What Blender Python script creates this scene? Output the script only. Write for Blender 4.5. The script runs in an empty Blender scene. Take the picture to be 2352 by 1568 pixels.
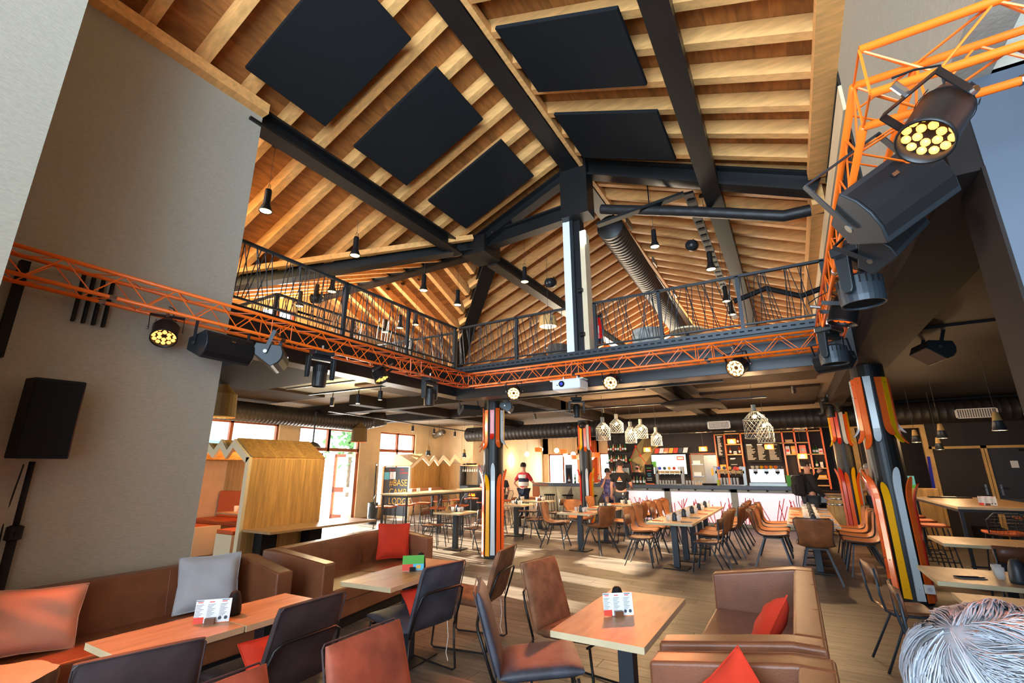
import bpy, bmesh, math, random
from mathutils import Vector as V, Matrix, Quaternion
R = math.radians
sc = bpy.context.scene
COL = sc.collection
# ---------------------------------------------------------------- camera, sky, sun, exposure
EYE = V((0, 0, 1.65))
F_PX, PITCH, YAW, ROLL = 1063.59, R(15.349), R(30.438), R(-0.255)
_f = V((-math.sin(YAW) * math.cos(PITCH), math.cos(YAW) * math.cos(PITCH), math.sin(PITCH)))
_r = V((math.cos(YAW), math.sin(YAW), 0)); _u = _r.cross(_f)
_r2 = _r * math.cos(ROLL) + _u * math.sin(ROLL); _u2 = _u * math.cos(ROLL) - _r * math.sin(ROLL)
cam = bpy.data.cameras.new('camera'); cam.sensor_width = 36; cam.lens = 36 * F_PX / 2352
cam.clip_start = 0.02; cam.clip_end = 200
camo = bpy.data.objects.new('camera', cam); COL.objects.link(camo)
m = Matrix((_r2, _u2, -_f)).transposed().to_4x4(); m.translation = EYE; camo.matrix_world = m
sc.camera = camo
sc.view_settings.view_transform = 'Standard'; sc.view_settings.look = 'None'
sc.view_settings.gamma = 1; sc.view_settings.use_curve_mapping = False
sc.view_settings.exposure = EXPO = 0.85
def srgb(h):
    if isinstance(h, str): c = [int(h[i:i + 2], 16) / 255 for i in (0, 2, 4)]
    else: c = [x / 255 for x in h]
    return tuple(x / 12.92 if x <= .04045 else ((x + .055) / 1.055) ** 2.4 for x in c)
world = bpy.data.worlds.new('sky'); sc.world = world; world.use_nodes = True
wn = world.node_tree.nodes; wb = wn['Background']; wb.inputs[0].default_value = (.80, .90, 1, 1); wb.inputs[1].default_value = 2.6
sun = bpy.data.lights.new('sun', 'SUN'); sun.energy = 36; sun.angle = R(.6); sun.color = (1, .86, .62)
so = bpy.data.objects.new('sun', sun); COL.objects.link(so)
so.rotation_euler = V((1, -.20, -.28)).to_track_quat('-Z', 'Y').to_euler(); so.location = (-30, 0, 12)
def area(name, loc, d, sx, sy, e, col, spread=180):
    l = bpy.data.lights.new(name, 'AREA'); l.shape = 'RECTANGLE'; l.size = sx; l.size_y = sy; l.energy = e; l.color = col; l.spread = R(spread)
    o = bpy.data.objects.new(name, l); COL.objects.link(o); o.location = loc
    o.rotation_euler = V(d).to_track_quat('-Z', 'Y').to_euler()
    return o
def spot(name, loc, d, e, col, ang=60, blend=.4, r=.05):
    l = bpy.data.lights.new(name, 'SPOT'); l.energy = e; l.color = col; l.spot_size = R(ang); l.spot_blend = blend; l.shadow_soft_size = r
    o = bpy.data.objects.new(name, l); COL.objects.link(o); o.location = loc
    o.rotation_euler = V(d).to_track_quat('-Z', 'Y').to_euler(); return o
def point(name, loc, e, col, r=.06):
    l = bpy.data.lights.new(name, 'POINT'); l.energy = e; l.color = col; l.shadow_soft_size = r
    o = bpy.data.objects.new(name, l); COL.objects.link(o); o.location = loc; return o
DAY = (.52, .76, 1); WARM = (1, .62, .30); ORG = (1, .20, .06)
# daylight entering by the glazed front behind the camera, the door and window openings on the left and the far room, plus an added roof fill
area('daylight_front', (.1, -3.1, 2.9), (-.05, 1, .45), 4.6, 4.6, 265, DAY, 106)
area('daylight_door', (-13.0, 10.05, 1.1), (1, 0, 0), 2.2, 2.1, 200, (1, .95, .86))
for _x, _w in ((-9.9, 1.6), (-7.6, .8), (-5.55, .7)): area('daylight_far_room', (_x, 22.1, 1.6), (0, -1, 0), _w, 1.4, 55 * _w, (1, .9, .78))
area('daylight_gable', (-10.2, 6.45, 5.0), (1, 0.1, .1), .9, .8, 170, (1, .92, .8))
area('daylight_front_high', (-.2, -3.0, 5.2), (-.1, 1, .5), 4.4, 1.6, 140, (.62, .80, 1), 115)
area('daylight_niche', (-13.0, 13.1, 1.35), (1, .25, 0), 1.7, 1.7, 170, (1, .95, .85))
area('fill_roof_far', (-5, 19.2, 4.2), (.05, -1, .3), 8, 1.0, 700, (1, .84, .62))  # added uplight for the far rafters; the end wall has no window
# ---------------------------------------------------------------- materials
def mat(name, col, rough=.6, metal=0, bump=0, bs=60, var=0, vs=3, emit=0, ecol=None, trans=0, alpha=1, spec=.5, stretch=None, coat=0, rnd=0, col2=None):
    m = bpy.data.materials.new(name); m.use_nodes = True; n = m.node_tree.nodes; l = m.node_tree.links; p = n['Principled BSDF']
    c = srgb(col); p.inputs['Base Color'].default_value = (*c, 1); p.inputs['Roughness'].default_value = rough
    p.inputs['Metallic'].default_value = metal; p.inputs['Specular IOR Level'].default_value = spec
    p.inputs['Coat Weight'].default_value = coat; p.inputs['Coat Roughness'].default_value = .15
    if emit: p.inputs['Emission Color'].default_value = (*srgb(ecol or col), 1); p.inputs['Emission Strength'].default_value = emit
    if trans: p.inputs['Transmission Weight'].default_value = trans; p.inputs['IOR'].default_value = 1.45
    if alpha < 1: p.inputs['Alpha'].default_value = alpha
    if var or bump or rnd:
        tc = n.new('ShaderNodeTexCoord'); mp = n.new('ShaderNodeMapping'); l.new(tc.outputs['Object'], mp.inputs[0])
        if stretch: mp.inputs['Scale'].default_value = stretch
    if var or rnd:
        nz = n.new('ShaderNodeTexNoise'); nz.inputs['Scale'].default_value = vs; nz.inputs['Detail'].default_value = 5; l.new(mp.outputs[0], nz.inputs['Vector'])
        rp = n.new('ShaderNodeValToRGB'); a, b = rp.color_ramp.elements; a.position = .3; b.position = .7
        k = 1 - var; d = srgb(col2) if col2 else tuple(x * k * k for x in c)
        a.color = (*d, 1); b.color = (*[min(1, x * (1 + var * .35)) for x in c], 1)
        l.new(nz.outputs[0], rp.inputs[0]); src = rp.outputs[0]
        if rnd:
            oi = n.new('ShaderNodeObjectInfo'); mr = n.new('ShaderNodeMapRange'); mr.inputs[3].default_value = 1 - rnd; mr.inputs[4].default_value = 1 + rnd * .5
            l.new(oi.outputs['Random'], mr.inputs[0]); ml = n.new('ShaderNodeVectorMath'); ml.operation = 'SCALE'
            l.new(src, ml.inputs[0]); l.new(mr.outputs[0], ml.inputs['Scale']); src = ml.outputs[0]
            ad = n.new('ShaderNodeVectorMath'); ad.operation = 'ADD'; l.new(tc.outputs['Object'], ad.inputs[0])
            sv = n.new('ShaderNodeVectorMath'); sv.operation = 'SCALE'; sv.inputs[0].default_value = (37, 23, 11); l.new(oi.outputs['Random'], sv.inputs['Scale'])
            l.new(sv.outputs[0], ad.inputs[1]); l.new(ad.outputs[0], mp.inputs[0])
        l.new(src, p.inputs['Base Color'])
    if bump:
        bn = n.new('ShaderNodeTexNoise'); bn.inputs['Scale'].default_value = bs; bn.inputs['Detail'].default_value = 3; l.new(mp.outputs[0], bn.inputs['Vector'])
        bp = n.new('ShaderNodeBump'); bp.inputs['Strength'].default_value = bump; bp.inputs['Distance'].default_value = .004
        l.new(bn.outputs[0], bp.inputs['Height']); l.new(bp.outputs[0], p.inputs['Normal'])
    return m
M = dict(
    rafter=mat('pine_rafter', (246, 182, 108), .6, var=.14, vs=2.2, stretch=(2, 9, 9), rnd=.12, bump=.15),
    board=mat('roof_board', (184, 118, 56), .65, var=.25, vs=2.0, stretch=(8, 2, 8), rnd=.22, bump=.2),
    boardx=mat('roof_board_cross', (192, 124, 58), .65, var=.25, vs=2.0, stretch=(2, 8, 8), rnd=.22, bump=.2),
    steel=mat('black_steel', (28, 27, 27), .42, metal=.1, var=.2, vs=2, bump=.05),
    steelw=mat('brown_black_steel', (40, 34, 31), .7, spec=.15, var=.2, vs=1.5),
    dsteel=mat('slate_steel', (50, 57, 64), .42, metal=.2),
    rail=mat('grey_rail', (44, 49, 53), .4, metal=.3),
    fabric=mat('wall_fabric', (180, 174, 158), .95, var=.07, vs=42, stretch=(.6, .6, 3), bump=.5, bs=90, spec=.1),
    plaster=mat('cream_plaster', (226, 205, 168), .9, bump=.2, bs=40, var=.06),
    ceil=mat('grey_ceiling', (124, 112, 98), .8, var=.08, vs=1),
    ceilw=mat('pale_ceiling', (156, 160, 156), .8, spec=.2, var=.06, vs=.6),
    ceild=mat('dark_ceiling', (60, 48, 40), .8, spec=.15, var=.1, vs=1),
    black=mat('black_paint', (24, 23, 24), .7, spec=.25),
    acoustic=mat('black_acoustic_felt', (30, 30, 31), .95, bump=.4, bs=150, spec=.1),
    blackw=mat('charcoal_wall', (44, 40, 40), .7, var=.1, vs=2),
    pillar=mat('slate_blue_tint', (72, 82, 94), .6, bump=.1, bs=30),  # pillar's base colour carries the blue of the window daylight
    orange=mat('orange_enamel', (255, 116, 26), .4, coat=.15),
    chrome=mat('chrome', (200, 200, 205), .2, metal=1),
    duct=mat('black_spiral_duct', (46, 43, 42), .48, metal=.3),
    oak=mat('oak_table_top', (182, 146, 106), .38, var=.16, vs=2.5, stretch=(8, 1.2, 8), bump=.08, rnd=.06),
    oakedge=mat('pale_oak_edge', (205, 188, 150), .5, var=.1, vs=6),
    booth=mat('booth_oak', (206, 162, 96), .5, var=.2, vs=2.2, stretch=(8, 8, .8), rnd=.14),
    boothw=mat('cream_booth_edge', (226, 212, 180), .5),
    leather=mat('brown_sofa_leather', (138, 86, 58), .36, var=.14, vs=5, bump=.25, bs=120),
    suede=mat('tan_suede', (146, 98, 66), .75, var=.32, vs=9, bump=.2, bs=200),
    suedeo=mat('rust_suede', (158, 84, 60), .7, var=.32, vs=8, bump=.2, bs=200),  # orange spotlight on the suede is put into its colour
    darkl=mat('charcoal_leather', (66, 56, 58), .55, var=.25, vs=8, bump=.2, bs=150),
    bluel=mat('blue_grey_leather', (74, 76, 86), .5, var=.3, vs=8, bump=.2, bs=150),
    shell=mat('brown_leatherette', (150, 92, 54), .38, var=.3, vs=7, bump=.15, bs=150),
    shell2=mat('cognac_suede', (176, 112, 66), .6, var=.2, vs=7, bump=.15, bs=150),
    ply=mat('walnut_plywood', (110, 68, 44), .4, var=.2, vs=3, stretch=(1, 6, 6)),
    red=mat('red_cushion_cloth', (226, 60, 30), .85, bump=.4, bs=90, var=.12),
    slate2=mat('dark_blue_door', (52, 56, 70), .6),
    grey=mat('grey_cushion_cloth', (190, 196, 204), .9, bump=.4, bs=90, var=.1),
    pink=mat('salmon_cushion_cloth', (216, 160, 134), .9, bump=.4, bs=90, var=.1),
    glass=mat('clear_glass', (240, 245, 248), .08, alpha=.32),
    white=mat('white_plastic', (226, 228, 226), .4),
    paper=mat('white_card', (228, 234, 240), .6),
    skio=mat('orange_ski', (240, 100, 34), .25, coat=.4), skiw=mat('white_ski', (214, 226, 232), .25, coat=.4),
    skiy=mat('yellow_ski', (244, 178, 10), .25, coat=.4), skir=mat('red_ski', (214, 44, 26), .25, coat=.4),
    frame=mat('red_brown_timber_frame', (150, 84, 50), .5, var=.15, vs=4),
    curtain=mat('orange_curtain', (214, 100, 44), .85),
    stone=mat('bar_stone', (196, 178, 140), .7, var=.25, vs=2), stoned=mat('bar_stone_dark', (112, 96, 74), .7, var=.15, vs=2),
    olive=mat('khaki_facet', (226, 204, 140), .7, var=.08), olived=mat('dark_khaki_facet', (160, 142, 100), .7),
    bartop=mat('blue_grey_bar_top', (74, 84, 98), .4),
    barpost=mat('pale_grey_wood', (158, 160, 150), .6, var=.1),
    lit=mat('backlit_panel', (255, 246, 250), .5, emit=.31, ecol=(252, 236, 246)),
    twig=mat('red_twig', (220, 60, 44), .5),
    bulb=mat('glowing_bulb', (255, 214, 140), .4, emit=14, ecol=(255, 200, 120)),
    globe=mat('lit_globe', (255, 226, 190), .4, emit=3.5, ecol=(255, 214, 170)),
    lens=mat('glowing_led_lens', (255, 190, 90), .3, emit=1.5, ecol=(255, 176, 84)),
    lensh=mat('blazing_led_lens', (255, 200, 110), .3, emit=12, ecol=(255, 165, 75)),
    ledw=mat('white_led', (255, 255, 255), .3, emit=8, ecol=(235, 245, 255)),
    orm=mat('orange_lamp_glass', (230, 84, 30), .3, emit=.5, ecol=(255, 110, 30)),
    shade=mat('olive_lampshade', (84, 74, 42), .8, emit=.03, ecol=(200, 110, 20)),
    skin=mat('skin', (206, 150, 122), .55, var=.06), hairw=mat('white_hair', (160, 163, 170), .45, var=.3, vs=14),
    hairb=mat('dark_hair', (30, 24, 22), .7, bump=.4), navy=mat('navy_cloth', (30, 40, 62), .85), blackc=mat('black_cloth', (22, 22, 24), .9),
    redc=mat('red_cloth', (190, 40, 48), .85), whitec=mat('white_cloth', (226, 222, 214), .85), jean=mat('dark_grey_denim', (48, 54, 62), .85),
    dress=mat('blue_patterned_cloth', (130, 120, 160), .85, var=.6, vs=14, col2=(40, 40, 90)),
    screen=mat('tv_screen', (210, 235, 225), .3, emit=.6, ecol=(214, 240, 228)),
    slate=mat('slate_board', (62, 72, 84), .6), gold=mat('gold_lettering', (232, 176, 60), .5), chalk=mat('chalk_print', (206, 196, 186), .8),
    redp=mat('red_print', (226, 70, 50), .6), blue=mat('blue_plastic', (50, 60, 200), .4), ext=mat('extinguisher_red', (206, 20, 20), .25, coat=.5),
    green=mat('green_print', (84, 170, 60), .6), sky=mat('sky_print', (90, 190, 220), .6),
    bark=mat('bark', (104, 92, 80), .9, var=.5, vs=12, bump=.8, bs=30, stretch=(1, 1, .2)), birch=mat('birch_bark', (186, 186, 178), .9, var=.4, vs=8, bump=.4, bs=20),
    wood=mat('pale_wood', (222, 180, 112), .55, var=.15, vs=4), tree=mat('tree_leaves', (90, 140, 90), .9, var=.4),
    steels=mat('brushed_steel', (140, 140, 134), .35, metal=.9), concrete=mat('pale_paving', (225, 222, 215), .9),
    amber=mat('amber_bottle', (120, 60, 20), .2), grn=mat('green_bottle', (40, 100, 50), .2), pale=mat('pale_bottle', (200, 200, 170), .2),
    placemat=mat('orange_napkin', (240, 86, 36), .8), mesh=mat('grey_lamp_wire', (110, 118, 124), .4, metal=.5), cord=mat('lamp_cord', (60, 58, 56), .6),
    yellow=mat('yellow_cup', (190, 200, 70), .5), fire=mat('fire_glow', (255, 110, 20), .5, emit=5, ecol=(255, 90, 20)),
    plank=mat('floor_plank', (106, 98, 92), .42, var=.35, vs=2.4, stretch=(1, 9, 9), rnd=.24, bump=.12, bs=30),
)
# far floor: printed plank pattern where planks are too small to pick apart
fm = mat('plank_floor', (118, 100, 86), .42); n = fm.node_tree.nodes; l = fm.node_tree.links
tc = n.new('ShaderNodeTexCoord'); br = n.new('ShaderNodeTexBrick'); l.new(tc.outputs['Object'], br.inputs['Vector'])
br.inputs['Scale'].default_value = 1; br.inputs['Brick Width'].default_value = 1.3; br.inputs['Row Height'].default_value = .19; br.inputs['Mortar Size'].default_value = .003
br.inputs['Color1'].default_value = (*srgb((120, 110, 102)), 1); br.inputs['Color2'].default_value = (*srgb((94, 86, 80)), 1); br.inputs['Mortar'].default_value = (*srgb((60, 50, 44)), 1)
l.new(br.outputs[0], n['Principled BSDF'].inputs['Base Color']); M['floor'] = fm
# ---------------------------------------------------------------- mesh builder
class B:
    def __init__(s): s.v = []; s.f = []
    def add(s, vs, fs):
        k = len(s.v); s.v += [tuple(x) for x in vs]; s.f += [tuple(i + k for i in f) for f in fs]; return s
    def box(s, x0, x1, y0, y1, z0, z1, m=None):
        vs = [V((x, y, z)) for x in (x0, x1) for y in (y0, y1) for z in (z0, z1)]
        if m: vs = [m @ p for p in vs]
        return s.add(vs, [(0, 1, 3, 2), (4, 6, 7, 5), (0, 4, 5, 1), (2, 3, 7, 6), (0, 2, 6, 4), (1, 5, 7, 3)])
    def bar(s, p, q, w, h, up=(0, 0, 1)):
        p = V(p); q = V(q); d = (q - p); L = d.length; d.normalize(); a = d.cross(V(up))
        if a.length < 1e-4: a = d.cross(V((1, 0, 0)))
        a.normalize(); b = a.cross(d); m = Matrix((a, d, b)).transposed().to_4x4(); m.translation = p
        return s.box(-w / 2, w / 2, 0, L, -h / 2, h / 2, m)
    def tube(s, pts, r, n=8, cap=True):
        pts = [V(p) for p in pts]; rs = r if isinstance(r, (list, tuple)) else [r] * len(pts); k0 = len(s.v); pa = None
        for i, p in enumerate(pts):
            d = (pts[min(i + 1, len(pts) - 1)] - pts[max(i - 1, 0)]).normalized()
            if pa is None: pa = d.cross(V((0, 0, 1)) if abs(d.z) < .95 else V((1, 0, 0))).normalized()
            a = (pa - d * pa.dot(d)).normalized(); pa = a; b = d.cross(a)
            for j in range(n):
                t = 2 * math.pi * j / n; s.v.append(tuple(p + (a * math.cos(t) + b * math.sin(t)) * rs[i]))
        for i in range(len(pts) - 1):
            for j in range(n):
                a0 = k0 + i * n + j; a1 = k0 + i * n + (j + 1) % n; s.f.append((a0, a1, a1 + n, a0 + n))
        if cap: s.f.append(tuple(k0 + j for j in range(n))[::-1]); s.f.append(tuple(k0 + (len(pts) - 1) * n + j for j in range(n)))
        return s
    def lathe(s, prof, n=16, c=(0, 0, 0), m=None, a0=0, a1=360):
        k0 = len(s.v); full = a1 - a0 == 360; nn = n if full else n + 1
        for r, z in prof:
            for j in range(nn):
                t = R(a0 + (a1 - a0) * j / n); p = V((r * math.cos(t), r * math.sin(t), z)) + V(c)
                s.v.append(tuple(m @ p if m else p))
        for i in range(len(prof) - 1):
            for j in range(n):
                a = k0 + i * nn + j; b = k0 + i * nn + (j + 1) % nn; s.f.append((a, b, b + nn, a + nn))
        return s
    def prism(s, poly, a, b, ax='y', m=None):
        n = len(poly)
        def P(u, w, t): return V({'y': (u, t, w), 'x': (t, u, w), 'z': (u, w, t)}[ax])
        vs = [P(u, w, a) for u, w in poly] + [P(u, w, b) for u, w in poly]
        if m: vs = [m @ p for p in vs]
        return s.add(vs, [tuple(range(n)), tuple(range(n, 2 * n))[::-1]] + [(i, (i + 1) % n, (i + 1) % n + n, i + n) for i in range(n)])
    def grid(s, pts, closed=False):
        k0 = len(s.v); nr = len(pts); nc = len(pts[0])
        for row in pts: s.v += [tuple(p) for p in row]
        for i in range(nr - 1):
            for j in range(nc if closed else nc - 1):
                a = k0 + i * nc + j; b = k0 + i * nc + (j + 1) % nc; s.f.append((a, b, b + nc, a + nc))
        return s
    def ball(s, c, r, n=12, k=8, sc=(1, 1, 1)):
        return s.lathe([(max(1e-4, math.sin(math.pi * i / k)) * r, -math.cos(math.pi * i / k) * r) for i in range(k + 1)], n, m=Matrix.Translation(V(c)) @ Matrix.Diagonal((*sc, 1)))
    def mesh(s, name, mt, smooth=False):
        me = bpy.data.meshes.new(name); me.from_pydata(s.v, [], s.f); me.materials.append(M[mt] if isinstance(mt, str) else mt)
        if 8 < len(s.f) < 400 or len(s.v) in (6, 10, 12, 14):
            bm = bmesh.new(); bm.from_mesh(me); bmesh.ops.recalc_face_normals(bm, faces=bm.faces); bm.to_mesh(me); bm.free()
        if smooth:
            for p in me.polygons: p.use_smooth = True
        return me
    def obj(s, name, mt, par=None, smooth=False, bev=0, solid=0, sub=0, loc=None):
        o = bpy.data.objects.new(name, s.mesh(name, mt, smooth or bool(sub))); COL.objects.link(o)
        if par: o.parent = par
        if loc: o.location = loc
        if solid: q = o.modifiers.new('thick', 'SOLIDIFY'); q.thickness = solid; q.offset = 0
        if bev:
            q = o.modifiers.new('bevel', 'BEVEL'); q.width = bev; q.segments = 3; q.limit_method = 'ANGLE'
            if smooth is not None:
                for p in o.data.polygons: p.use_smooth = True
                q.harden_normals = True
        if sub: q = o.modifiers.new('sub', 'SUBSURF'); q.levels = sub; q.render_levels = sub
        return o
def tag(o, label=None, cat=None, group=None, kind=None):
    if label: o['label'] = label
    if cat: o['category'] = cat
    if group: o['group'] = group
    if kind: o['kind'] = kind
    return o
def T(name, label, cat, loc=(0, 0, 0), rz=0, group=None):
    o = bpy.data.objects.new(name, None); COL.objects.link(o); o.location = loc; o.rotation_euler = (0, 0, R(rz)); o.empty_display_size = .1
    return tag(o, label, cat, group)
def S(name): 
    o = bpy.data.objects.new(name, None); COL.objects.link(o); o['kind'] = 'structure'; return o
def dup(root, loc, rz=None, label=None, group=None, rot=None, scale=None):
    def cp(o, par):
        c = o.copy(); COL.objects.link(c); c.parent = par
        for ch in o.children: cp(ch, c)
        return c
    r = cp(root, None); r.location = loc
    if rz is not None: r.rotation_euler = (0, 0, R(rz))
    if rot: r.rotation_euler = rot
    if scale: r.scale = scale
    if label: r['label'] = label
    if group: r['group'] = group
    return r
class Kind:                                   # first call builds, later calls copy
    def __init__(s, make): s.mk = make; s.p = {}
    def __call__(s, key, loc, rz, label, group=None, **k):
        if key not in s.p:
            o = s.mk(key); o.location = loc; o.rotation_euler = k.get('rot') or (0, 0, R(rz)); tag(o, label, None, group)
            if k.get('scale'): o.scale = k['scale']
            s.p[key] = o; return o
        return dup(s.p[key], loc, rz, label, group, **k)
def piece(mesh, name, par, loc=(0, 0, 0), rot=(0, 0, 0), scale=(1, 1, 1)):
    o = bpy.data.objects.new(name, mesh); COL.objects.link(o); o.parent = par; o.location = loc; o.rotation_euler = rot; o.scale = scale; return o
def rodpiece(mesh, name, par, p, q, r=None):   # unit-length z cylinder stretched from p to q
    p = V(p); q = V(q); d = q - p; o = piece(mesh, name, par, p, d.to_track_quat('Z', 'Y').to_euler(), (1, 1, d.length)); return o
def text(body, size, mt, par, loc, rot, name='lettering', ext=.001, align='LEFT'):
    c = bpy.data.curves.new(name, 'FONT'); c.body = body; c.size = size; c.extrude = ext; c.align_x = align
    o = bpy.data.objects.new(name, c); COL.objects.link(o); bpy.context.view_layer.update()
    me = bpy.data.meshes.new_from_object(o.evaluated_get(bpy.context.evaluated_depsgraph_get())); bpy.data.objects.remove(o); me.materials.clear(); me.materials.append(M[mt])
    o = bpy.data.objects.new(name, me); COL.objects.link(o); o.parent = par; o.location = loc; o.rotation_euler = rot; return o
rnd = random.Random(7)
# ================================================================ THE SETTING
fl = S('floor'); B().box(-13.2, 6.2, -3.4, 24, -.2, -.006).obj('floor_slab', 'floor', fl)
planks = {}
for k in range(37):
    y = .9 + .19 * k; x = -4.75 + (k * .53) % 1.3 - 1.3
    while x < 3.2:
        a, b = max(x, -5.2), min(x + 1.3, 3.4)
        if b - a > .12:
            L = round(b - a, 2)
            if L not in planks: planks[L] = B().box(.002, L - .002, .002, .188, -.006, 0).mesh('plank', 'plank')
            piece(planks[L], 'plank', fl, (a, y, 0))
        x += 1.3
# roof -------------------------------------------------------------
RX, RZ, SL = -2.85, 7.15, .42          # ridge line x, height of the rafters' underside there, slope
def zr(x): return RZ - SL * abs(x - RX)
JX, JY = -5.2, 7.5; JZ = zr(JX)        # where the wing ridge meets the main roof
rf = S('ceiling')
RD = .2                                 # rafter depth
def incl(bm, p, q, w, h): return bm.bar(p, q, w, h)
n = 0
th = math.atan(SL); up = RD / 2 / math.cos(th)
k = 0
for i in range(41):
    y = -2.45 + .543 * i
    if y > 19.2: break
    yR = y - .11
    x1 = 4.2
    B().bar((RX + .05, yR, zr(RX + .05) + up), (x1, yR, zr(x1) + up), .11, RD).obj('rafter', 'rafter', rf)
    xe = max(JX - abs(y - JY), -9.9)
    if y < 2.6: xe = max(xe, -5.6)
    B().bar((RX - .05, y, zr(RX - .05) + up), (xe, y, zr(xe) + up), .11, RD).obj('rafter', 'rafter', rf)
for i in range(9):
    x = -5.75 - .543 * i
    L = min(JX - x, 4.7)
    for s in (1, -1):
        Ln = L if s > 0 else min(L, 5.0)
        B().bar((x, JY + s * .05, JZ + up), (x, JY + s * Ln, JZ - SL * Ln + up), .11, RD).obj('rafter', 'rafter', rf)
bt = RD / math.cos(th) + .015
for i in range(51):                    # boards, right slope then left slope
    x = RX + .08 + .141 * i
    if x < 4.2:
        B().bar((x, -2.8, zr(x) + bt), (x, 19.3, zr(x) + bt), .152, .02, (-SL, 0, -1)).obj('roof_board', 'board', rf)
    x = RX - .08 - .141 * i
    if x > -9.9:
        if x > JX: segs = [(-2.8, 19.3)]
        else: segs = [(max(-2.8, 2.4) if x < -5.4 else -2.8, JY - (JX - x)), (JY + (JX - x), 19.3)]
        for a, b in segs:
            if b - a > .1: B().bar((x, a, zr(x) + bt), (x, b, zr(x) + bt), .152, .02, (SL, 0, -1)).obj('roof_board', 'board', rf)
for i in range(35):
    d = .08 + .141 * i
    if d > 4.75: break
    for s in (1, -1):
        y = JY + s * d; B().bar((-10.6, y, JZ - SL * d + bt), (JX - d, y, JZ - SL * d + bt), .152, .02, (0, s * SL, 1)).obj('roof_board', 'boardx', rf)
def ibeam(p, q, w, h, name='steel_beam', mt='steel', par=rf, up=(0, 0, 1)):
    bm = B(); p = V(p); q = V(q); d = (q - p).normalized(); a = d.cross(V(up)).normalized(); u = a.cross(d)
    t = .018
    bm.bar(p + u * (h / 2 - t), q + u * (h / 2 - t), w, 2 * t, up); bm.bar(p - u * (h / 2 - t), q - u * (h / 2 - t), w, 2 * t, up); bm.bar(p, q, .03, h - 2 * t, up)
    return bm.obj(name, mt, par)
ibeam((RX + .02, -2.8, 7.14), (RX + .02, 19.2, 7.14), .30, .26)
ibeam((-5.33, 2.5, 5.98), (-5.33, 6.9, 5.98), .24, .26)
ibeam((-4.95, 7.6, 5.94), (-4.85, 19, 5.94), .24, .26)
B().box(-.67, -.41, -2.8, 19.0, 5.86, 6.16).obj('steel_beam', 'steel', rf)
YF = 7.15                               # frame over the back edge of the void
ibeam((RX + .15, YF, zr(RX + .15) - .02), (.84, YF, zr(.84) - .10), .24, .30)
ibeam((RX - .15, YF, zr(RX - .15) - .08), (-4.95, YF, zr(-4.95) - .08), .2, .24)
ibeam((RX - .1, YF, 6.22), (-5.1, YF + .1, 6.16), .2, .32)
ibeam((-4.95, 7.25, JZ + .02), (-9.6, 2.6, zr(-9.75) + .02), .24, .30)
ibeam((-5.0, 7.7, JZ + .02), (-9.7, 12.3, zr(-9.75) + .02), .32, .26)
ibeam((-5.1, JY, JZ - .02), (-10.4, JY, JZ - .02), .2, .2)
B().box(-12.9, -5.4, JY - .09, JY + .09, JZ + .08, JZ + .3).obj('ridge_timber', 'rafter', rf)
B().box(RX - .2, RX + .32, YF - .17, YF + .17, 6.05, 7.2).obj('node_plate', 'steel', rf)
B().box(-5.3, -4.75, 7.0, 7.6, 5.86, 6.24).obj('node_plate', 'steel', rf)
for (x, y, z) in ((-5.2, 6.99, 6.14), (-4.9, 6.99, 6.14), (-5.2, 6.99, 5.94), (-4.9, 6.99, 5.96), (-4.6, 7.04, 6.24)):
    B().lathe([(0, -.012), (.014, -.012), (.014, 0)], 8, m=Matrix.Translation((x, y, z)) @ Matrix.Rotation(R(90), 4, 'X')).obj('bolt', 'chrome', rf)
# timber plates and ridge laths
B().box(.72, .93, -2.8, 7.0, 5.53, 5.66).obj('plate_timber', 'rafter', rf)
B().box(.74, .90, 7.32, 18, 5.30, 5.62).obj('plate_timber', 'rafter', rf)
B().box(-5.36, -5.12, -2.8, 2.66, 5.99, 6.13).obj('plate_timber', 'rafter', rf)
B().bar((-5.0, 6.95, JZ + .02), (-9.5, 2.45, zr(-9.6) + .06), .1, .1).obj('plate_timber', 'rafter', rf)
B().box(RX + .2, RX + .27, -2.8, 19, 7.0, 7.14).obj('ridge_lath', 'rafter', rf)
# acoustic panels hung under the rafters (things)
def apanel(x0, x1, y0, y1, lab):
    s = 1 if x0 > RX else -1; z = lambda x: zr(x) - .14
    a, b = (x0, x1)
    t = T('acoustic_panel', lab, 'acoustic panel', ((a + b) / 2, (y0 + y1) / 2, z((a + b) / 2)), 0, 'black acoustic panels under the roof')
    c = t.location
    B().bar((a - c.x, 0, z(a) - c.z), (b - c.x, 0, z(b) - c.z), y1 - y0, .05, (-0, 0, 1)).obj('felt_board', 'acoustic', t, bev=.012)
    for x in (a + .2, b - .2):
        for y in (y0 + .2 - c.y, y1 - .2 - c.y):
            B().tube([(x - c.x, y, z(x) - c.z + .02), (x - c.x, y, z(x) - c.z + .24)], .006, 5).obj('hanger', 'chrome', t)
apanel(-4.87, -3.36, 2.18, 3.29, 'largest near black acoustic panel on the left roof slope')
apanel(-4.87, -3.36, 3.77, 4.88, 'middle of the three black panels on the left roof slope')
apanel(-4.87, -3.36, 5.41, 6.53, 'black panel on the left slope nearest the roof post')
apanel(-2.40, -.91, 1.95, 3.15, 'black panel cut by the top edge, right of the ridge beam')
apanel(-2.40, -.91, 3.71, 4.86, 'upper black panel on the right slope between ridge and purlin beams')
apanel(-2.40, -.91, 5.36, 6.53, 'lower black panel on the right slope just above the cross beam')
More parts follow.
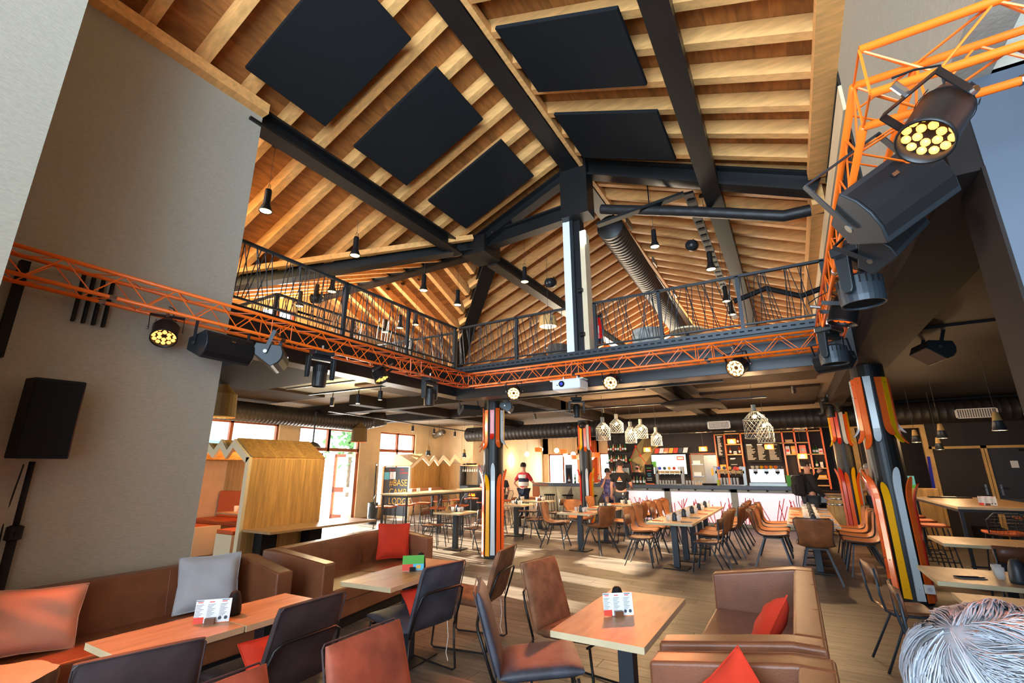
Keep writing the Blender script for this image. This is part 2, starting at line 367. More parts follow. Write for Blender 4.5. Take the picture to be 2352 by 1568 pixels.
# walls ------------------------------------------------------------
w = S('wall_left'); B().box(-5.6, -5.25, -3.2, 2.66, 0, 6.02).obj('fabric_lining', 'fabric', w)
w = S('wall_left_front'); B().box(-5.24, -4.1, -3.2, .70, 0, 7.6).obj('fabric_lining', 'fabric', w)
w = S('wall_right_upper')
B().box(.93, 1.12, 2.85, 4.95, 3.55, 5.66).obj('fabric_lining', 'fabric', w); B().box(.93, 1.12, -3.2, 2.85, 3.55, 5.66).obj('fabric_lining', 'fabric', w); B().box(1.1, 6, 2.85, 3.05, 3.55, 6.6).obj('fabric_lining', 'fabric', w)
B().box(.90, .96, 4.95, 18, 5.05, 5.34).obj('lining_strip', 'plaster', w)
w = S('wall_right_pillar'); B().box(1.0, 4.6, 2.85, 3.18, 0, 3.57).obj('pillar_core', 'pillar', w); B().box(.985, 1.0, 2.845, 3.185, 0, 3.06).obj('pillar_side', 'steelw', w)
w = S('wall_front')                    # behind the camera, a glazed front
for x in (-5.2, -3.2, -1.2, .8, 2.8, 4.6): B().box(x - .06, x + .06, -3.4, -3.2, 0, 7).obj('mullion', 'steelw', w)
B().box(-5.2, 6.2, -3.4, -3.2, 0, .25).obj('sill', 'steelw', w); B().box(-5.2, 6.2, -3.4, -3.2, 5.9, 7.6).obj('lintel', 'fabric', w)
w = S('wall_right'); B().box(6.0, 6.2, -3.4, 24, 0, 5).obj('panel', 'blackw', w)
w = S('wall_back_right')
B().box(1.6, 2.3, 15.8, 16, 0, 3.4).obj('panel', 'blackw', w); B().box(2.3, 2.95, 15.8, 16, 2.65, 3.4).obj('panel', 'blackw', w); B().box(2.95, 6, 15.8, 16, 0, 3.4).obj('panel', 'blackw', w)
w = S('wall_back'); B().box(-6.3, 6, 18.2, 18.4, 0, 3.4).obj('panel', 'blackw', w)
w = S('wall_back_left'); B().box(-13.0, -11.0, 15.6, 15.8, 0, 3.4).obj('panel', 'plaster', w); B().box(-11.2, -11.0, 15.8, 22, 0, 3.4).obj('return_panel', 'plaster', w)
w = S('wall_far'); XS = [(-12, -10.7), (-9.1, -8.0), (-7.2, -5.9), (-5.2, 2)]
for a, b in XS: B().box(a, b, 21.8, 22, 0, 3.4).obj('panel', 'plaster', w)
B().box(-11, 2, 21.8, 22, 2.35, 3.4).obj('panel_top', 'plaster', w); B().box(-11, 2, 21.8, 22, 0, .9).obj('panel_low', 'plaster', w)
def window(nm, par_y, x0, x1, z0, z1, axis, n=2, tr=None):
    wd = S(nm)
    def bx(a, b, c, d):
        bm = B(); t = .045
        if axis == 'y': return bm.box(a, b, par_y - t, par_y + t, c, d)
        return bm.box(par_y - t, par_y + t, a, b, c, d)
    e = .06
    for a, b, c, d in ((x0, x0 + e, z0, z1), (x1 - e, x1, z0, z1), (x0, x1, z0, z0 + e), (x0, x1, z1 - e, z1)): bx(a, b, c, d).obj('window_frame', 'frame', wd)
    for i in range(1, n): xm = x0 + (x1 - x0) * i / n; bx(xm - .04, xm + .04, z0, z1).obj('mullion', 'frame', wd)
    if tr: bx(x0, x1, tr - .05, tr + .05).obj('transom', 'frame', wd)
    return wd
window('window_5', 21.9, -10.7, -9.1, .9, 2.35, 'y', 2); window('window_6', 21.9, -8.0, -7.2, .9, 2.35, 'y', 1); window('window_7', 21.9, -5.9, -5.2, .9, 2.35, 'y', 1)
# window wall on the left with three openings
XW = -12.6
w = S('wall_window_side')
for a, b, c, d in ((-3.4, 5.6, 0, 3.35), (5.6, 8.25, 0, 2.05), (5.6, 8.25, 2.92, 3.35), (8.25, 8.9, 0, 3.35), (8.9, 11.25, 2.92, 3.35), (11.25, 12.15, 0, 3.35), (12.15, 14.0, 2.95, 3.35), (12.15, 14.0, 0, .4), (14.0, 15.6, 0, 3.35), (-3.4, 15.6, 3.35, 4.4), (-3.4, 6.3, 4.4, 5.0), (9, 15.6, 4.4, 5.0)):
    B().box(XW - .3, XW, a, b, c, d).obj('panel', 'plaster', w)
GX = -10.45
w = S('wall_mezzanine_gable'); B().box(GX - .2, GX, 2.6, 6.0, 3.5, 5.5).obj('panel', 'plaster', w); B().box(GX - .2, GX, 6.9, 12.4, 3.5, 5.6).obj('panel', 'plaster', w); B().box(GX - .2, GX, 6.0, 6.9, 3.5, 4.6).obj('panel', 'plaster', w); B().prism([(6.0, 5.5), (9.0, 5.6), (7.5, 6.25), (6.0, 5.62)], GX - .2, GX, 'x').obj('panel', 'plaster', w)
window('window_1', XW - .1, 5.6, 8.25, 2.05, 2.92, 'x', 2); window('window_2', XW - .1, 12.15, 14.0, .4, 2.95, 'x', 2, 2.3)
window('window_3', GX - .1, 6.0, 6.9, 4.6, 5.55, 'x', 2)
d = window('door_1', XW - .1, 8.9, 11.25, 0.0, 2.92, 'x', 1, 2.26)
for yy in (10.0, 10.02): B().box(XW - .15, XW - .05, yy - .04, yy + .04, 2.2, 2.9).obj('mullion', 'frame', d)
def leaf(par, p, q):                     # glazed door leaf between two floor points
    p = V(p); q = V(q); u = (q - p).normalized(); L = (q - p).length
    f = B(); f.bar((p + u * .05) + V((0, 0, 0.02)), (p + u * .05) + V((0, 0, 2.15)), .05, .10, u); f.bar((q - u * .05) + V((0, 0, .02)), (q - u * .05) + V((0, 0, 2.15)), .05, .10, u)
    f.bar(p + V((0, 0, .12)), q + V((0, 0, .12)), .05, .2); f.bar(p + V((0, 0, 1.0)), q + V((0, 0, 1.0)), .05, .16); f.bar(p + V((0, 0, 2.1)), q + V((0, 0, 2.1)), .05, .1)
    f.obj('door_leaf', 'frame', par)
    h = q - u * .1; B().tube([h + V((.03, 0, 1.05)), h + V((.07, 0, 1.05)), h + V((.07, 0, 1.05)) - u * .12], .01, 6).obj('door_handle', 'chrome', par)
leaf(d, (XW - .05, 8.98, 0), (XW - .05, 9.75, 0)); leaf(d, (XW + .02, 11.1, 0), (XW - .9, 11.0, 0)); leaf(d, (XW - .1, 9.85, 0), (XW - .85, 9.9, 0))
B().box(XW, XW + .02, 11.25, 12.15, 0, .1).obj('baseboard_left', 'frame')['kind'] = 'structure'
B().box(-11.6, -11.55, 15.58, 15.6, 0, 3.3).obj('trim_1', 'plaster')['kind'] = 'structure'
# mezzanine ---------------------------------------------------------
mz = S('mezzanine_deck')
B().box(-13, -5.75, -3.2, 7.5, 3.36, 3.54).obj('deck_slab', 'ceilw', mz); B().box(-13, 6, 7.5, 19.2, 3.36, 3.54).obj('deck_slab', 'ceil', mz); B().box(1.4, 6, 3.2, 7.5, 3.36, 3.54).obj('deck_slab', 'blackw', mz); B().box(1.37, 6, 7.5, 18, 3.33, 3.36).obj('dark_soffit', 'blackw', mz); B().box(-13, 6, 19.2, 22.2, 3.36, 3.54).obj('deck_slab', 'ceil', mz)
B().box(-5.76, -5.46, 2.66, 7.5, 3.0, 3.56).obj('edge_beam', 'steel', mz, bev=.006)
B().box(-5.46, .88, 7.14, 7.5, 2.94, 3.5).obj('edge_beam', 'steel', mz, bev=.006)
B().box(.88, 1.37, 2.86, 8.5, 3.05, 3.55).obj('edge_beam', 'steelw', mz, bev=.006)
B().box(-5.6, .88, 7.1, 7.14, 3.46, 3.56).obj('cable_tray_strip', 'dsteel', mz)
for i in range(60): B().box(-5.45 + i * .105, -5.39 + i * .105, 7.094, 7.1, 3.50, 3.52).obj('tray_slot', 'black', mz)
for (x0, x1, y0, y1, z) in ((-8.6, -5.76, 3.5, 5.0, 3.08), (-13, -5.46, 8.4, 8.7, 3.1), (-13, -5.0, 11.0, 11.3, 3.12), (-5.3, -5.0, 8.5, 18, 3.1), (.9, 1.2, 8.5, 18, 3.1), (-2.2, -1.95, 7.5, 18, 3.12), (-8.9, -8.6, 7.5, 15.5, 3.12)):
    B().box(x0, x1, y0, y1, z, 3.37).obj('ceiling_beam', 'black' if x0 == -8.6 else 'steelw', mz)
for (x0, x1, y0, y1) in ((-7.6, -5.9, 6.5, 8.2), (-12.0, -9.4, 5.0, 7.2), (-4.6, -2.6, 8.0, 10.2), (-1.6, .6, 8.3, 10.6), (-8.3, -6.0, 9.2, 10.6), (-4.6, -2.6, 11.4, 14.6), (-1.7, .7, 11.6, 14.9)):
    B().box(x0, x1, y0, y1, 3.3, 3.36).obj('recessed_panel', 'ceild', mz, bev=.01)
# closed end walls of the mezzanine
w = S('wall_mezzanine_back'); B().prism([(-10, 3.5), (5, 3.5), (4.5, 4.2), (RX, 7.3), (-9.9, 4.2)], 19.3, 19.45, 'y').obj('panel', 'plaster', w)
w = S('wall_mezzanine_right'); B().box(4.3, 4.4, -3.2, 19.3, 3.5, 4.4).obj('panel', 'plaster', w)
# roof post
pp = T('roof_post', 'tall black steel post with white casing strips under the roof node', 'post', (-2.9, 7.3, 3.5))
B().box(-.12, .12, -.1, .1, 0, 2.6).obj('steel_core', 'steel', pp); B().box(-.2, -.06, -.15, -.10, .02, 2.58).obj('casing_strip', 'white', pp)
B().box(.12, .21, -.14, .1, .02, 2.3).obj('casing_strip', 'plaster', pp); B().box(-.06, .0, -.16, -.13, 0, 2.6).obj('cable_channel', 'rail', pp)
for z in (.35, 1.15): B().tube([(.06, -.16, z), (.14, -.17, z)], .04, 8).obj('pipe_clip', 'steel', pp)
B().box(.17, .24, -.17, -.14, 2.02, 2.28).obj('light_bar', 'ledw', pp)
# round columns -----------------------------------------------------
for i, (x, y, h, lab) in enumerate(((-5.3, 8.25, 3.1, ''), (1.08, 8.25, 3.07, ''), (-5.72, 14.35, 3.15, ''), (1.12, 14.6, 3.15, ''))):
    c = S('column'); r = .2
    B().lathe([(0, 0), (r, 0), (r, h), (0, h)], 28).obj('column_shaft', 'steel', c, smooth=False, loc=(x, y, 0))
    B().box(-.012, .012, -r - .012, -r + .01, 0, h).obj('cable_strip', 'rail', c, loc=(x, y, 0))
def ski(col, L, flip):
    bm = B(); rows = []; 
    for t in (0, .2, .4, .6, .74, .80, .85, .89, .92, .945, .965, .98, .992, 1):
        z = t * L; w = .044 - .006 * math.sin(math.pi * t)
        if t > .9: w *= math.sqrt(max(0.01, 1 - ((t - .9) / .1) ** 2)) 
        out = 0 if t < .78 else ((t - .78) / .22) ** 2 * .085
        rows.append([V((-w, -out, z)), V((w, -out, z)), V((w, -out + .016, z)), V((-w, -out + .016, z))])
    bm.grid(rows, True); bm.add([rows[0][j] for j in range(4)], [(0, 1, 2, 3)]); bm.add([rows[-1][j] for j in range(4)], [(3, 2, 1, 0)])
    return bm.mesh('ski', col)
SK = {}
def skis(cx, cy, cn, spec):
    for (deg, col, z, L, up) in spec:
        key = (col, round(L, 1))
        if key not in SK: SK[key] = ski(col, round(L, 1), 0)
        names = {'skio': 'orange', 'skiw': 'white', 'skiy': 'yellow', 'skir': 'red'}
        side = {0: 'front', 1: 'right', 2: 'back', 3: 'left'}[int(((deg + 45) % 360) // 90)]
        a = R(deg)                        # 0 = towards -y
        px, py = cx + math.sin(a) * .225, cy - math.cos(a) * .225
        o = bpy.data.objects.new('ski', SK[key]); COL.objects.link(o)
        if up: o.location = (px, py, z); o.rotation_euler = (0, 0, a)
        else: o.location = (px, py, z + L); o.rotation_euler = (0, R(180), a)
        n = len([q for q in spec if q[1] == col and q[4] == up and q[0] < deg])
        same = len([q for q in spec if q[1] == col and q[4] == up])
        ordn = '' if same == 1 else ('first ', 'second ', 'third ', 'fourth ')[n]
        tag(o, f"{ordn}{names[col]} ski from the left, tip {'up' if up else 'down'}, on the {cn}", 'ski', 'skis fixed around the ' + cn)
        B().lathe([(0, -.002), (.006, -.002), (.006, .004)], 8, m=Matrix.Translation((0, -.001, L * .3)) @ Matrix.Rotation(R(90), 4, 'X')).obj('binding_hole', 'black', o)
        B().lathe([(0, -.002), (.006, -.002), (.006, .004)], 8, m=Matrix.Translation((0, -.001, L * .08)) @ Matrix.Rotation(R(90), 4, 'X')).obj('binding_hole', 'black', o)
# angle 0 faces the room's front (-y); the camera stands to the right-front of the left columns
skis(-5.3, 8.25, 'near left column', [(-32, 'skio', 0.02, 1.6, 1), (2, 'skiy', .04, 1.5, 1), (30, 'skiw', .06, 1.7, 1), (60, 'skio', .05, 1.5, 1), (90, 'skio', .04, 1.6, 1), (-64, 'skir', .04, 1.7, 1),
     (-42, 'skio', 2.07, .7, 0), (-10, 'skio', 2.02, .8, 0), (24, 'skir', 2.22, .6, 0), (54, 'skio', 2.06, .8, 0), (84, 'skiw', 2.12, .7, 0), (-70, 'skio', 1.98, .9, 0), (112, 'skiy', 2.05, .8, 0)])
skis(1.08, 8.25, 'near right column', [(-78, 'skio', .02, 1.6, 1), (-54, 'skio', .04, 1.5, 1), (-22, 'skiy', .06, 1.4, 1), (12, 'skiw', .05, 1.6, 1), (42, 'skio', .03, 1.5, 1), (68, 'skir', .04, 1.4, 1), (-104, 'skir', .03, 1.5, 1),
     (-84, 'skiw', 2.05, .8, 0), (-62, 'skio', 1.96, .9, 0), (-40, 'skio', 1.88, 1.0, 0), (-12, 'skiw', 1.98, .9, 0), (22, 'skio', 2.06, .8, 0), (44, 'skiy', 1.96, .9, 0), (68, 'skio', 1.95, .9, 0), (98, 'skiw', 2.1, .7, 0)])
skis(-5.72, 14.35, 'far left column', [(-40, 'skir', .02, 1.6, 1), (24, 'skiw', .05, 1.6, 1), (52, 'skio', .04, 1.5, 1), (76, 'skiy', .06, 1.6, 1), (-64, 'skio', .04, 1.6, 1),
     (-36, 'skio', 2.2, .8, 0), (-12, 'skiy', 2.2, .8, 0), (22, 'skio', 2.15, .8, 0), (46, 'skiw', 2.2, .8, 0), (72, 'skir', 2.15, .8, 0)])
skis(1.12, 14.6, 'far right column', [(-62, 'skio', .02, 1.6, 1), (-36, 'skir', .04, 1.6, 1), (-12, 'skio', .03, 1.5, 1), (22, 'skiy', .05, 1.6, 1), (46, 'skio', .03, 1.5, 1), (72, 'skiw', .04, 1.6, 1),
     (-64, 'skiy', 2.15, .8, 0), (-40, 'skio', 2.25, .7, 0), (-14, 'skir', 2.2, .8, 0), (16, 'skiw', 2.2, .8, 0), (40, 'skio', 2.15, .8, 0), (64, 'skiy', 2.2, .8, 0)])
# outside ------------------------------------------------------------
o = S('ground_outside'); B().box(-60, -13.2, -20, 50, -.3, -.1).obj('paving', 'concrete', o)
t = T('building', 'pale building with blue window band seen through the left window', 'building', (-30, 8, -.1))
B().box(-3, 3, -12, 8, 0, 4.0).obj('wall', 'white', t); B().box(3, 3.1, -12, 8, 2.3, 3.3).obj('window_band', 'sky', t)
for i in range(8): B().box(3.1, 3.16, -11.5 + i * 2.4, -11.3 + i * 2.4, 2.3, 3.3).obj('mullion', 'white', t)
t = T('tree', 'leafy green tree outside beyond the glazed door', 'tree', (-26, 22.4, -.1))
B().tube([(0, 0, 0), (0, 0, 3)], .12).obj('trunk', 'bark', t)
lf = B()
for i in range(260):
    a = rnd.random() * 6.28; q = rnd.gauss(0, .8); p = V((math.cos(a) * q, math.sin(a) * q, 3.6 + rnd.gauss(0, .8))); e = V((rnd.random() - .5, rnd.random() - .5, rnd.random() - .5)) * .5; g = V((rnd.random() - .5, rnd.random() - .5, rnd.random() - .5)) * .5
    lf.add([p, p + e, p + e + g, p + g], [(0, 1, 2, 3)])
lf.obj('foliage', 'tree', t)
dk = bt + .03                           # roof deck above the boards
for nm, q in (('roof_deck', [(RX, -3, zr(RX)), (4.4, -3, zr(4.4)), (4.4, 19.4, zr(4.4)), (RX, 19.4, zr(RX))]), ('roof_deck', [(RX, -3, zr(RX)), (-5.9, -3, zr(-5.9)), (-5.9, 2.3, zr(-5.9)), (-10.1, 2.3, zr(-10.1)), (-10.1, JY - (JX + 10.1), zr(-10.1)), (JX, JY, JZ), (-10.1, JY + (JX + 10.1), zr(-10.1)), (-10.1, 19.4, zr(-10.1)), (RX, 19.4, zr(RX))]),
              ('roof_deck', [(-10.9, JY, JZ), (JX, JY, JZ), (JX - 4.9, JY + 4.9, JZ - SL * 4.9), (-10.9, JY + 4.9, JZ - SL * 4.9)]), ('roof_deck', [(-10.9, JY, JZ), (-10.9, JY - 4.9, JZ - SL * 4.9), (JX - 4.9, JY - 4.9, JZ - SL * 4.9), (JX, JY, JZ)])):
    vs = [(x, y, z + dk) for x, y, z in q]; k = len(vs); B().add(vs + [(x, y, z + .06) for x, y, z in vs], [tuple(range(k)), tuple(range(k, 2 * k))[::-1]] + [(i, (i + 1) % k, (i + 1) % k + k, i + k) for i in range(k)]).obj(nm, 'board', rf)
w = S('wall_mezzanine_left'); B().box(-10.0, -9.9, 12.0, 19.4, 3.5, 4.4).obj('panel', 'plaster', w); B().box(-5.8, -5.6, -3.2, 2.4, 3.5, 6.1).obj('panel', 'plaster', w); B().box(-13, -5.6, 2.3, 2.5, 3.5, 4.3).obj('panel', 'plaster', w); B().box(-13, -9.9, 12.3, 12.45, 3.5, 4.3).obj('panel', 'plaster', w)
# ================================================================ TRUSS, RAILINGS, LIGHTS
ORD = ['first', 'second', 'third', 'fourth', 'fifth', 'sixth', 'seventh', 'eighth', 'ninth', 'tenth', 'eleventh', 'twelfth', 'thirteenth']
brm = B().tube([(0, 0, 0), (0, 0, 1)], .0055, 5).mesh('brace', 'orange')
def truss(lab, a, b, z, z2, side):         # a->b centre line of the run, square section .22
    a = V(a); b = V(b); u = (b - a).normalized(); L = (b - a).length; s = V((-u.y, u.x, 0)) * .11
    t = T('lighting_truss', lab, 'truss', (a.x, a.y, z))
    P = lambda k, sg, zz: u * k + s * sg + V((0, 0, zz - z))
    for sg in (1, -1):
        for zz in (z, z2):
            B().tube([P(0, sg, zz), P(L, sg, zz)], .0175, 10).obj('chord', 'orange', t, smooth=True)
    n = int(L / .2); st = L / n
    for i in range(n):
        k = i * st; up = i % 2
        for sg in (1, -1): rodpiece(brm, 'brace', t, P(k, sg, z if up else z2), P(k + st, sg, z2 if up else z))
        for zz in (z, z2): rodpiece(brm, 'brace', t, P(k, 1 if up else -1, zz), P(k + st, -1 if up else 1, zz))
    for e in [0, L] + [L * f for f in ((.36, .40, .73, .77) if L > 3 else ())]:
        for sg in (1, -1): rodpiece(brm, 'brace', t, P(e, sg, z), P(e, sg, z2))
        for zz in (z, z2): rodpiece(brm, 'brace', t, P(e, 1, zz), P(e, -1, zz))
    if L > 3:
        for f in (.12, .38, .75):
            for sg in (1, -1):
                B().tube([P(L * f, sg, z), P(L * f + .05, sg, z)], .022, 8).obj('coupler', 'chrome', t)
    return t
ZB, ZT = 3.1, 3.32
truss('orange lighting truss running along the fabric wall to the far corner', (-5.02, .73, 0), (-5.02, 6.92, 0), ZB, ZT, 1)
truss('orange lighting truss along the back edge of the void with the projector', (-4.91, 6.89, 0), (.47, 6.89, 0), ZB, ZT, 1)
truss('orange lighting truss running towards the camera on the right', (.58, 2.28, 0), (.58, 7.0, 0), ZB, ZT, 1)
truss('nearest orange truss crossing the top right corner', (.47, 2.17, 0), (4.6, 2.17, 0), ZB, ZT, 1)
# railings
rdm = B().tube([(0, 0, 0), (0, 0, 1)], .006, 5, cap=False).mesh('rod', 'rail')
def railing(lab, a, b, z0, z1, posts, skip=None):
    a = V(a); b = V(b); u = (b - a).normalized(); L = (b - a).length
    t = T('railing', lab, 'railing', (a.x, a.y, z0)); h = z1 - z0
    B().bar(V((0, 0, h)), u * L + V((0, 0, h)), .05, .035).obj('top_rail', 'rail', t); B().bar(V((0, 0, .07)), u * L + V((0, 0, .07)), .04, .02).obj('bottom_rail', 'rail', t)
    for k in posts: B().bar(u * k + V((0, 0, -.02)), u * k + V((0, 0, h)), .05, .05, u).obj('post', 'rail', t)
    k = .05; rg = random.Random(int(L * 100))
    while k < L - .12:
        p = k; q = min(L, max(0, k + rg.uniform(-.2, .2)))
        rodpiece(rdm, 'rod', t, u * p + V((0, 0, .07)), u * q + V((0, 0, h - .01))); k += rg.uniform(.035, .07)
    return t
railing('long dark railing with crossed rods on the left edge of the upper floor', (-5.5, 2.68, 0), (-5.5, 7.15, 0), 3.58, 4.38, (1.72, 3.08, 4.42))
railing('dark railing with crossed rods at the back, left of the roof post', (-5.45, 7.18, 0), (-3.12, 7.18, 0), 3.56, 4.38, (1.33,))
railing('dark railing with crossed rods at the back, right of the roof post', (-2.6, 7.18, 0), (.74, 7.18, 0), 3.56, 4.38, (.02, 1.1, 2.24, 3.3))
railing('tall dark rod screen on the right edge of the upper floor, seen end on', (.95, 4.98, 0), (.95, 7.12, 0), 3.56, 5.5, (.03, 2.1))
railing('stairwell railing farther back on the upper floor, side facing the camera', (-9.4, 4.3, 0), (-7.1, 4.3, 0), 3.56, 4.5, (.02, 2.28))
railing('stairwell railing running away from the camera behind the left edge railing', (-7.1, 4.3, 0), (-7.1, 7.6, 0), 3.56, 4.5, (1.6, 3.28))
railing('stairwell railing at the far end behind the corner of the void', (-8.2, 7.6, 0), (-5.9, 7.7, 0), 3.56, 4.5, (.02, 2.28))
# mezzanine torch pendants
def mk_torch(key):
    t = T('torch_pendant', None, 'pendant lamp'); L = key
    B().tube([(0, 0, .34), (0, 0, L)], .003, 4).obj('cord', 'cord', t)
    B().lathe([(0, .34), (.04, .34), (.045, .31), (.045, .14), (.05, .11), (.085, .02), (.085, 0), (.075, .01), (.03, .12)], 16).obj('lamp_shade', 'steel', t, smooth=True)
    B().lathe([(0, .012), (.073, .01)], 16).obj('bulb', 'bulb', t); B().lathe([(0, L), (.05, L - .02), (.055, L - .05), (0, L - .06)], 12).obj('ceiling_rose', 'steel', t)
    B().tube([(-.035, 0, .33), (-.03, 0, .4), (0, 0, .43), (.03, 0, .4), (.035, 0, .33)], .004, 5).obj('wire_handle', 'chrome', t)
    return t
torch = Kind(mk_torch)
def zdeck(x, y):
    z = zr(x)
    if x < JX and abs(y - JY) < JX - x: z = JZ - SL * abs(y - JY)
    return z + .2
TP = [(-5.75, 3.15, 5.05, 'torch pendant nearest the fabric wall, high on the left'), (-5.75, 4.7, 5.03, 'torch pendant hanging before the left black beam'), (-5.8, 6.45, 5.02, 'torch pendant right of the long pale beam, above the railing corner'), (-5.7, 7.42, 5.0, 'lower torch pendant just left of the leaning black strut'),
      (-4.3, 7.85, 5.38, 'torch pendant left of the roof post'), (-1.62, 7.85, 5.48, 'torch pendant right of the round ventilation pipe, highest on the right'), (-.78, 8.2, 4.98, 'torch pendant beside the black cable tray'), (-.74, 10.0, 4.95, 'torch pendant seen through the right railing, upper of two'), (-.74, 11.0, 4.95, 'torch pendant seen through the right railing, lower of two'),
      (-7.9, 5.6, 4.96, 'torch pendant behind the left railing above the gable window'), (-7.3, 5.5, 4.98, 'torch pendant behind the left railing, right of the gable window'), (-8.5, 5.65, 4.95, 'leftmost torch pendant in the group over the stairwell'), (-8.35, 7.95, 4.94, 'far torch pendant behind the railing, left of three'), (-7.85, 7.95, 4.97, 'far torch pendant behind the railing, middle of three'), (-7.35, 7.95, 4.97, 'far torch pendant behind the railing, right of three')]
for x, y, z, lab in TP:
    torch(round(zdeck(x, y) - z, 1), (x, y, z), 0, lab, 'torch pendants over the upper floor')
    spot('torch_light', (x, y, z - .02), (0, 0, -1), 14, WARM, 100, .6, .04)
# spiral ducts
def duct(lab, pts, r, ribs=.12, name='ventilation_duct', mt='duct', grilles=()):
    t = T(name, lab, 'air duct', pts[0]); o = V(pts[0]); P = [V(p) - o for p in pts]; rr = []; cc = []
    for a, b in zip(P, P[1:]):
        n = max(1, int((b - a).length / ribs))
        for i in range(n):
            for f, k in ((0, 1), (.06, 1.018), (.12, 1)):
                cc.append(a + (b - a) * ((i + f) / n)); rr.append(r * k)
    cc.append(P[-1]); rr.append(r)
    B().tube(cc, rr, 20).obj('spiral_tube', mt, t, smooth=True)
    return t, o
duct('round black spiral duct running away under the roof ridge', [(-2.5, 8.1, 6.26), (-2.66, 15.8, 6.05)], .26)
for i, (y, z) in enumerate(((8.3, 6.33), (10.3, 6.3), (12.5, 6.25))):
    tag(B().box(-.01, .02, -.18, .18, -.07, .07).obj('duct_grille', 'steels', None, loc=(-2.17, y, z)), f'small silver grille on the ridge duct, {ORD[i]} from the post', 'grille')
t, _ = duct('thin black round pipe with a bend crossing under the right roof beam', [(-2.5, 7.65, 6.42), (-.9, 7.65, 5.87), (.38, 7.65, 5.40), (1.15, 7.65, 5.38)], .09, .25, 'ventilation_pipe')
duct('big grey spiral duct above the windows on the left', [(-11.2, 3.0, 3.0), (-11.2, 9.9, 3.0), (-11.2, 10.3, 3.1), (-11.0, 10.7, 3.22)], .24, .1)
t, o = duct('long dark spiral duct crossing in front of the bar ceiling', [(-11.0, 15.25, 2.95), (5.9, 15.25, 2.95)], .27, .16)
for x, w, lab in ((-1.75, .62, 'white grille on the long duct above the bar'), (3.85, .75, 'white grille on the long duct at the right above the dark doors')):
    g = T('duct_grille', lab, 'grille', (x, 14.99, 2.86)); B().box(-w / 2, w / 2, -.03, -.01, -.11, .11).obj('backing', 'black', g)
    for a in ((-w / 2, -w / 2 + .03, -.11, .11), (w / 2 - .03, w / 2, -.11, .11), (-w / 2, w / 2, .09, .11), (-w / 2, w / 2, -.11, -.09)): B().box(a[0], a[1], -.05, -.03, a[2], a[3]).obj('frame', 'white', g)
    for i in range(16): B().box(-w / 2 + .03 + i * w * .058, -w / 2 + .045 + i * w * .058, -.045, -.03, -.09, .09).obj('fin', 'white', g)
    for i in range(6): B().box(-w / 2 + .03, w / 2 - .03, -.047, -.042, -.07 + i * .026, -.064 + i * .026).obj('slat', 'white', g)
tag(B().tube([(-12.0, 14.65, 3.0), (-12.0, 14.65, 3.37)], .01, 6).obj('pipe_rod', 'steel'), 'thin rod holding the silver pipe near the small wooden house', 'rod')
duct('thin silver spiral pipe near the small wooden house', [(-12.4, 14.9, 2.95), (-11.6, 14.4, 3.02)], .12, .06, 'ventilation_pipe', 'steels')
# cable tray under roof
t = T('cable_tray', 'perforated black cable tray bending away under the right roof slope', 'cable tray', (-2.55, 7.5, 6.02))
B().bar((0, 0, 0), (1.55, .1, .2), .13, .05).obj('tray', 'steel', t); B().bar((1.62, .1, .2), (1.62, 7.5, .02), .16, .05).obj('tray', 'steel', t)
B().tube([(.95, .1, .15), (.95, .1, .75)], .012, 6).obj('hanger', 'steel', t)
for i in range(24): B().box(1.56, 1.68, .3 + i * .28, .38 + i * .28, .160 - i * .0066, .168 - i * .0066).obj('slot', 'black', t)
tag(B().tube([(-.55, 9, 4.6), (0.0, 9, 4.75), (.5, 9, 4.5), (.9, 9, 4.6)], .05, 8).obj('flexible_cable', 'black'), 'sagging black corrugated cable right of the cable tray', 'cable')
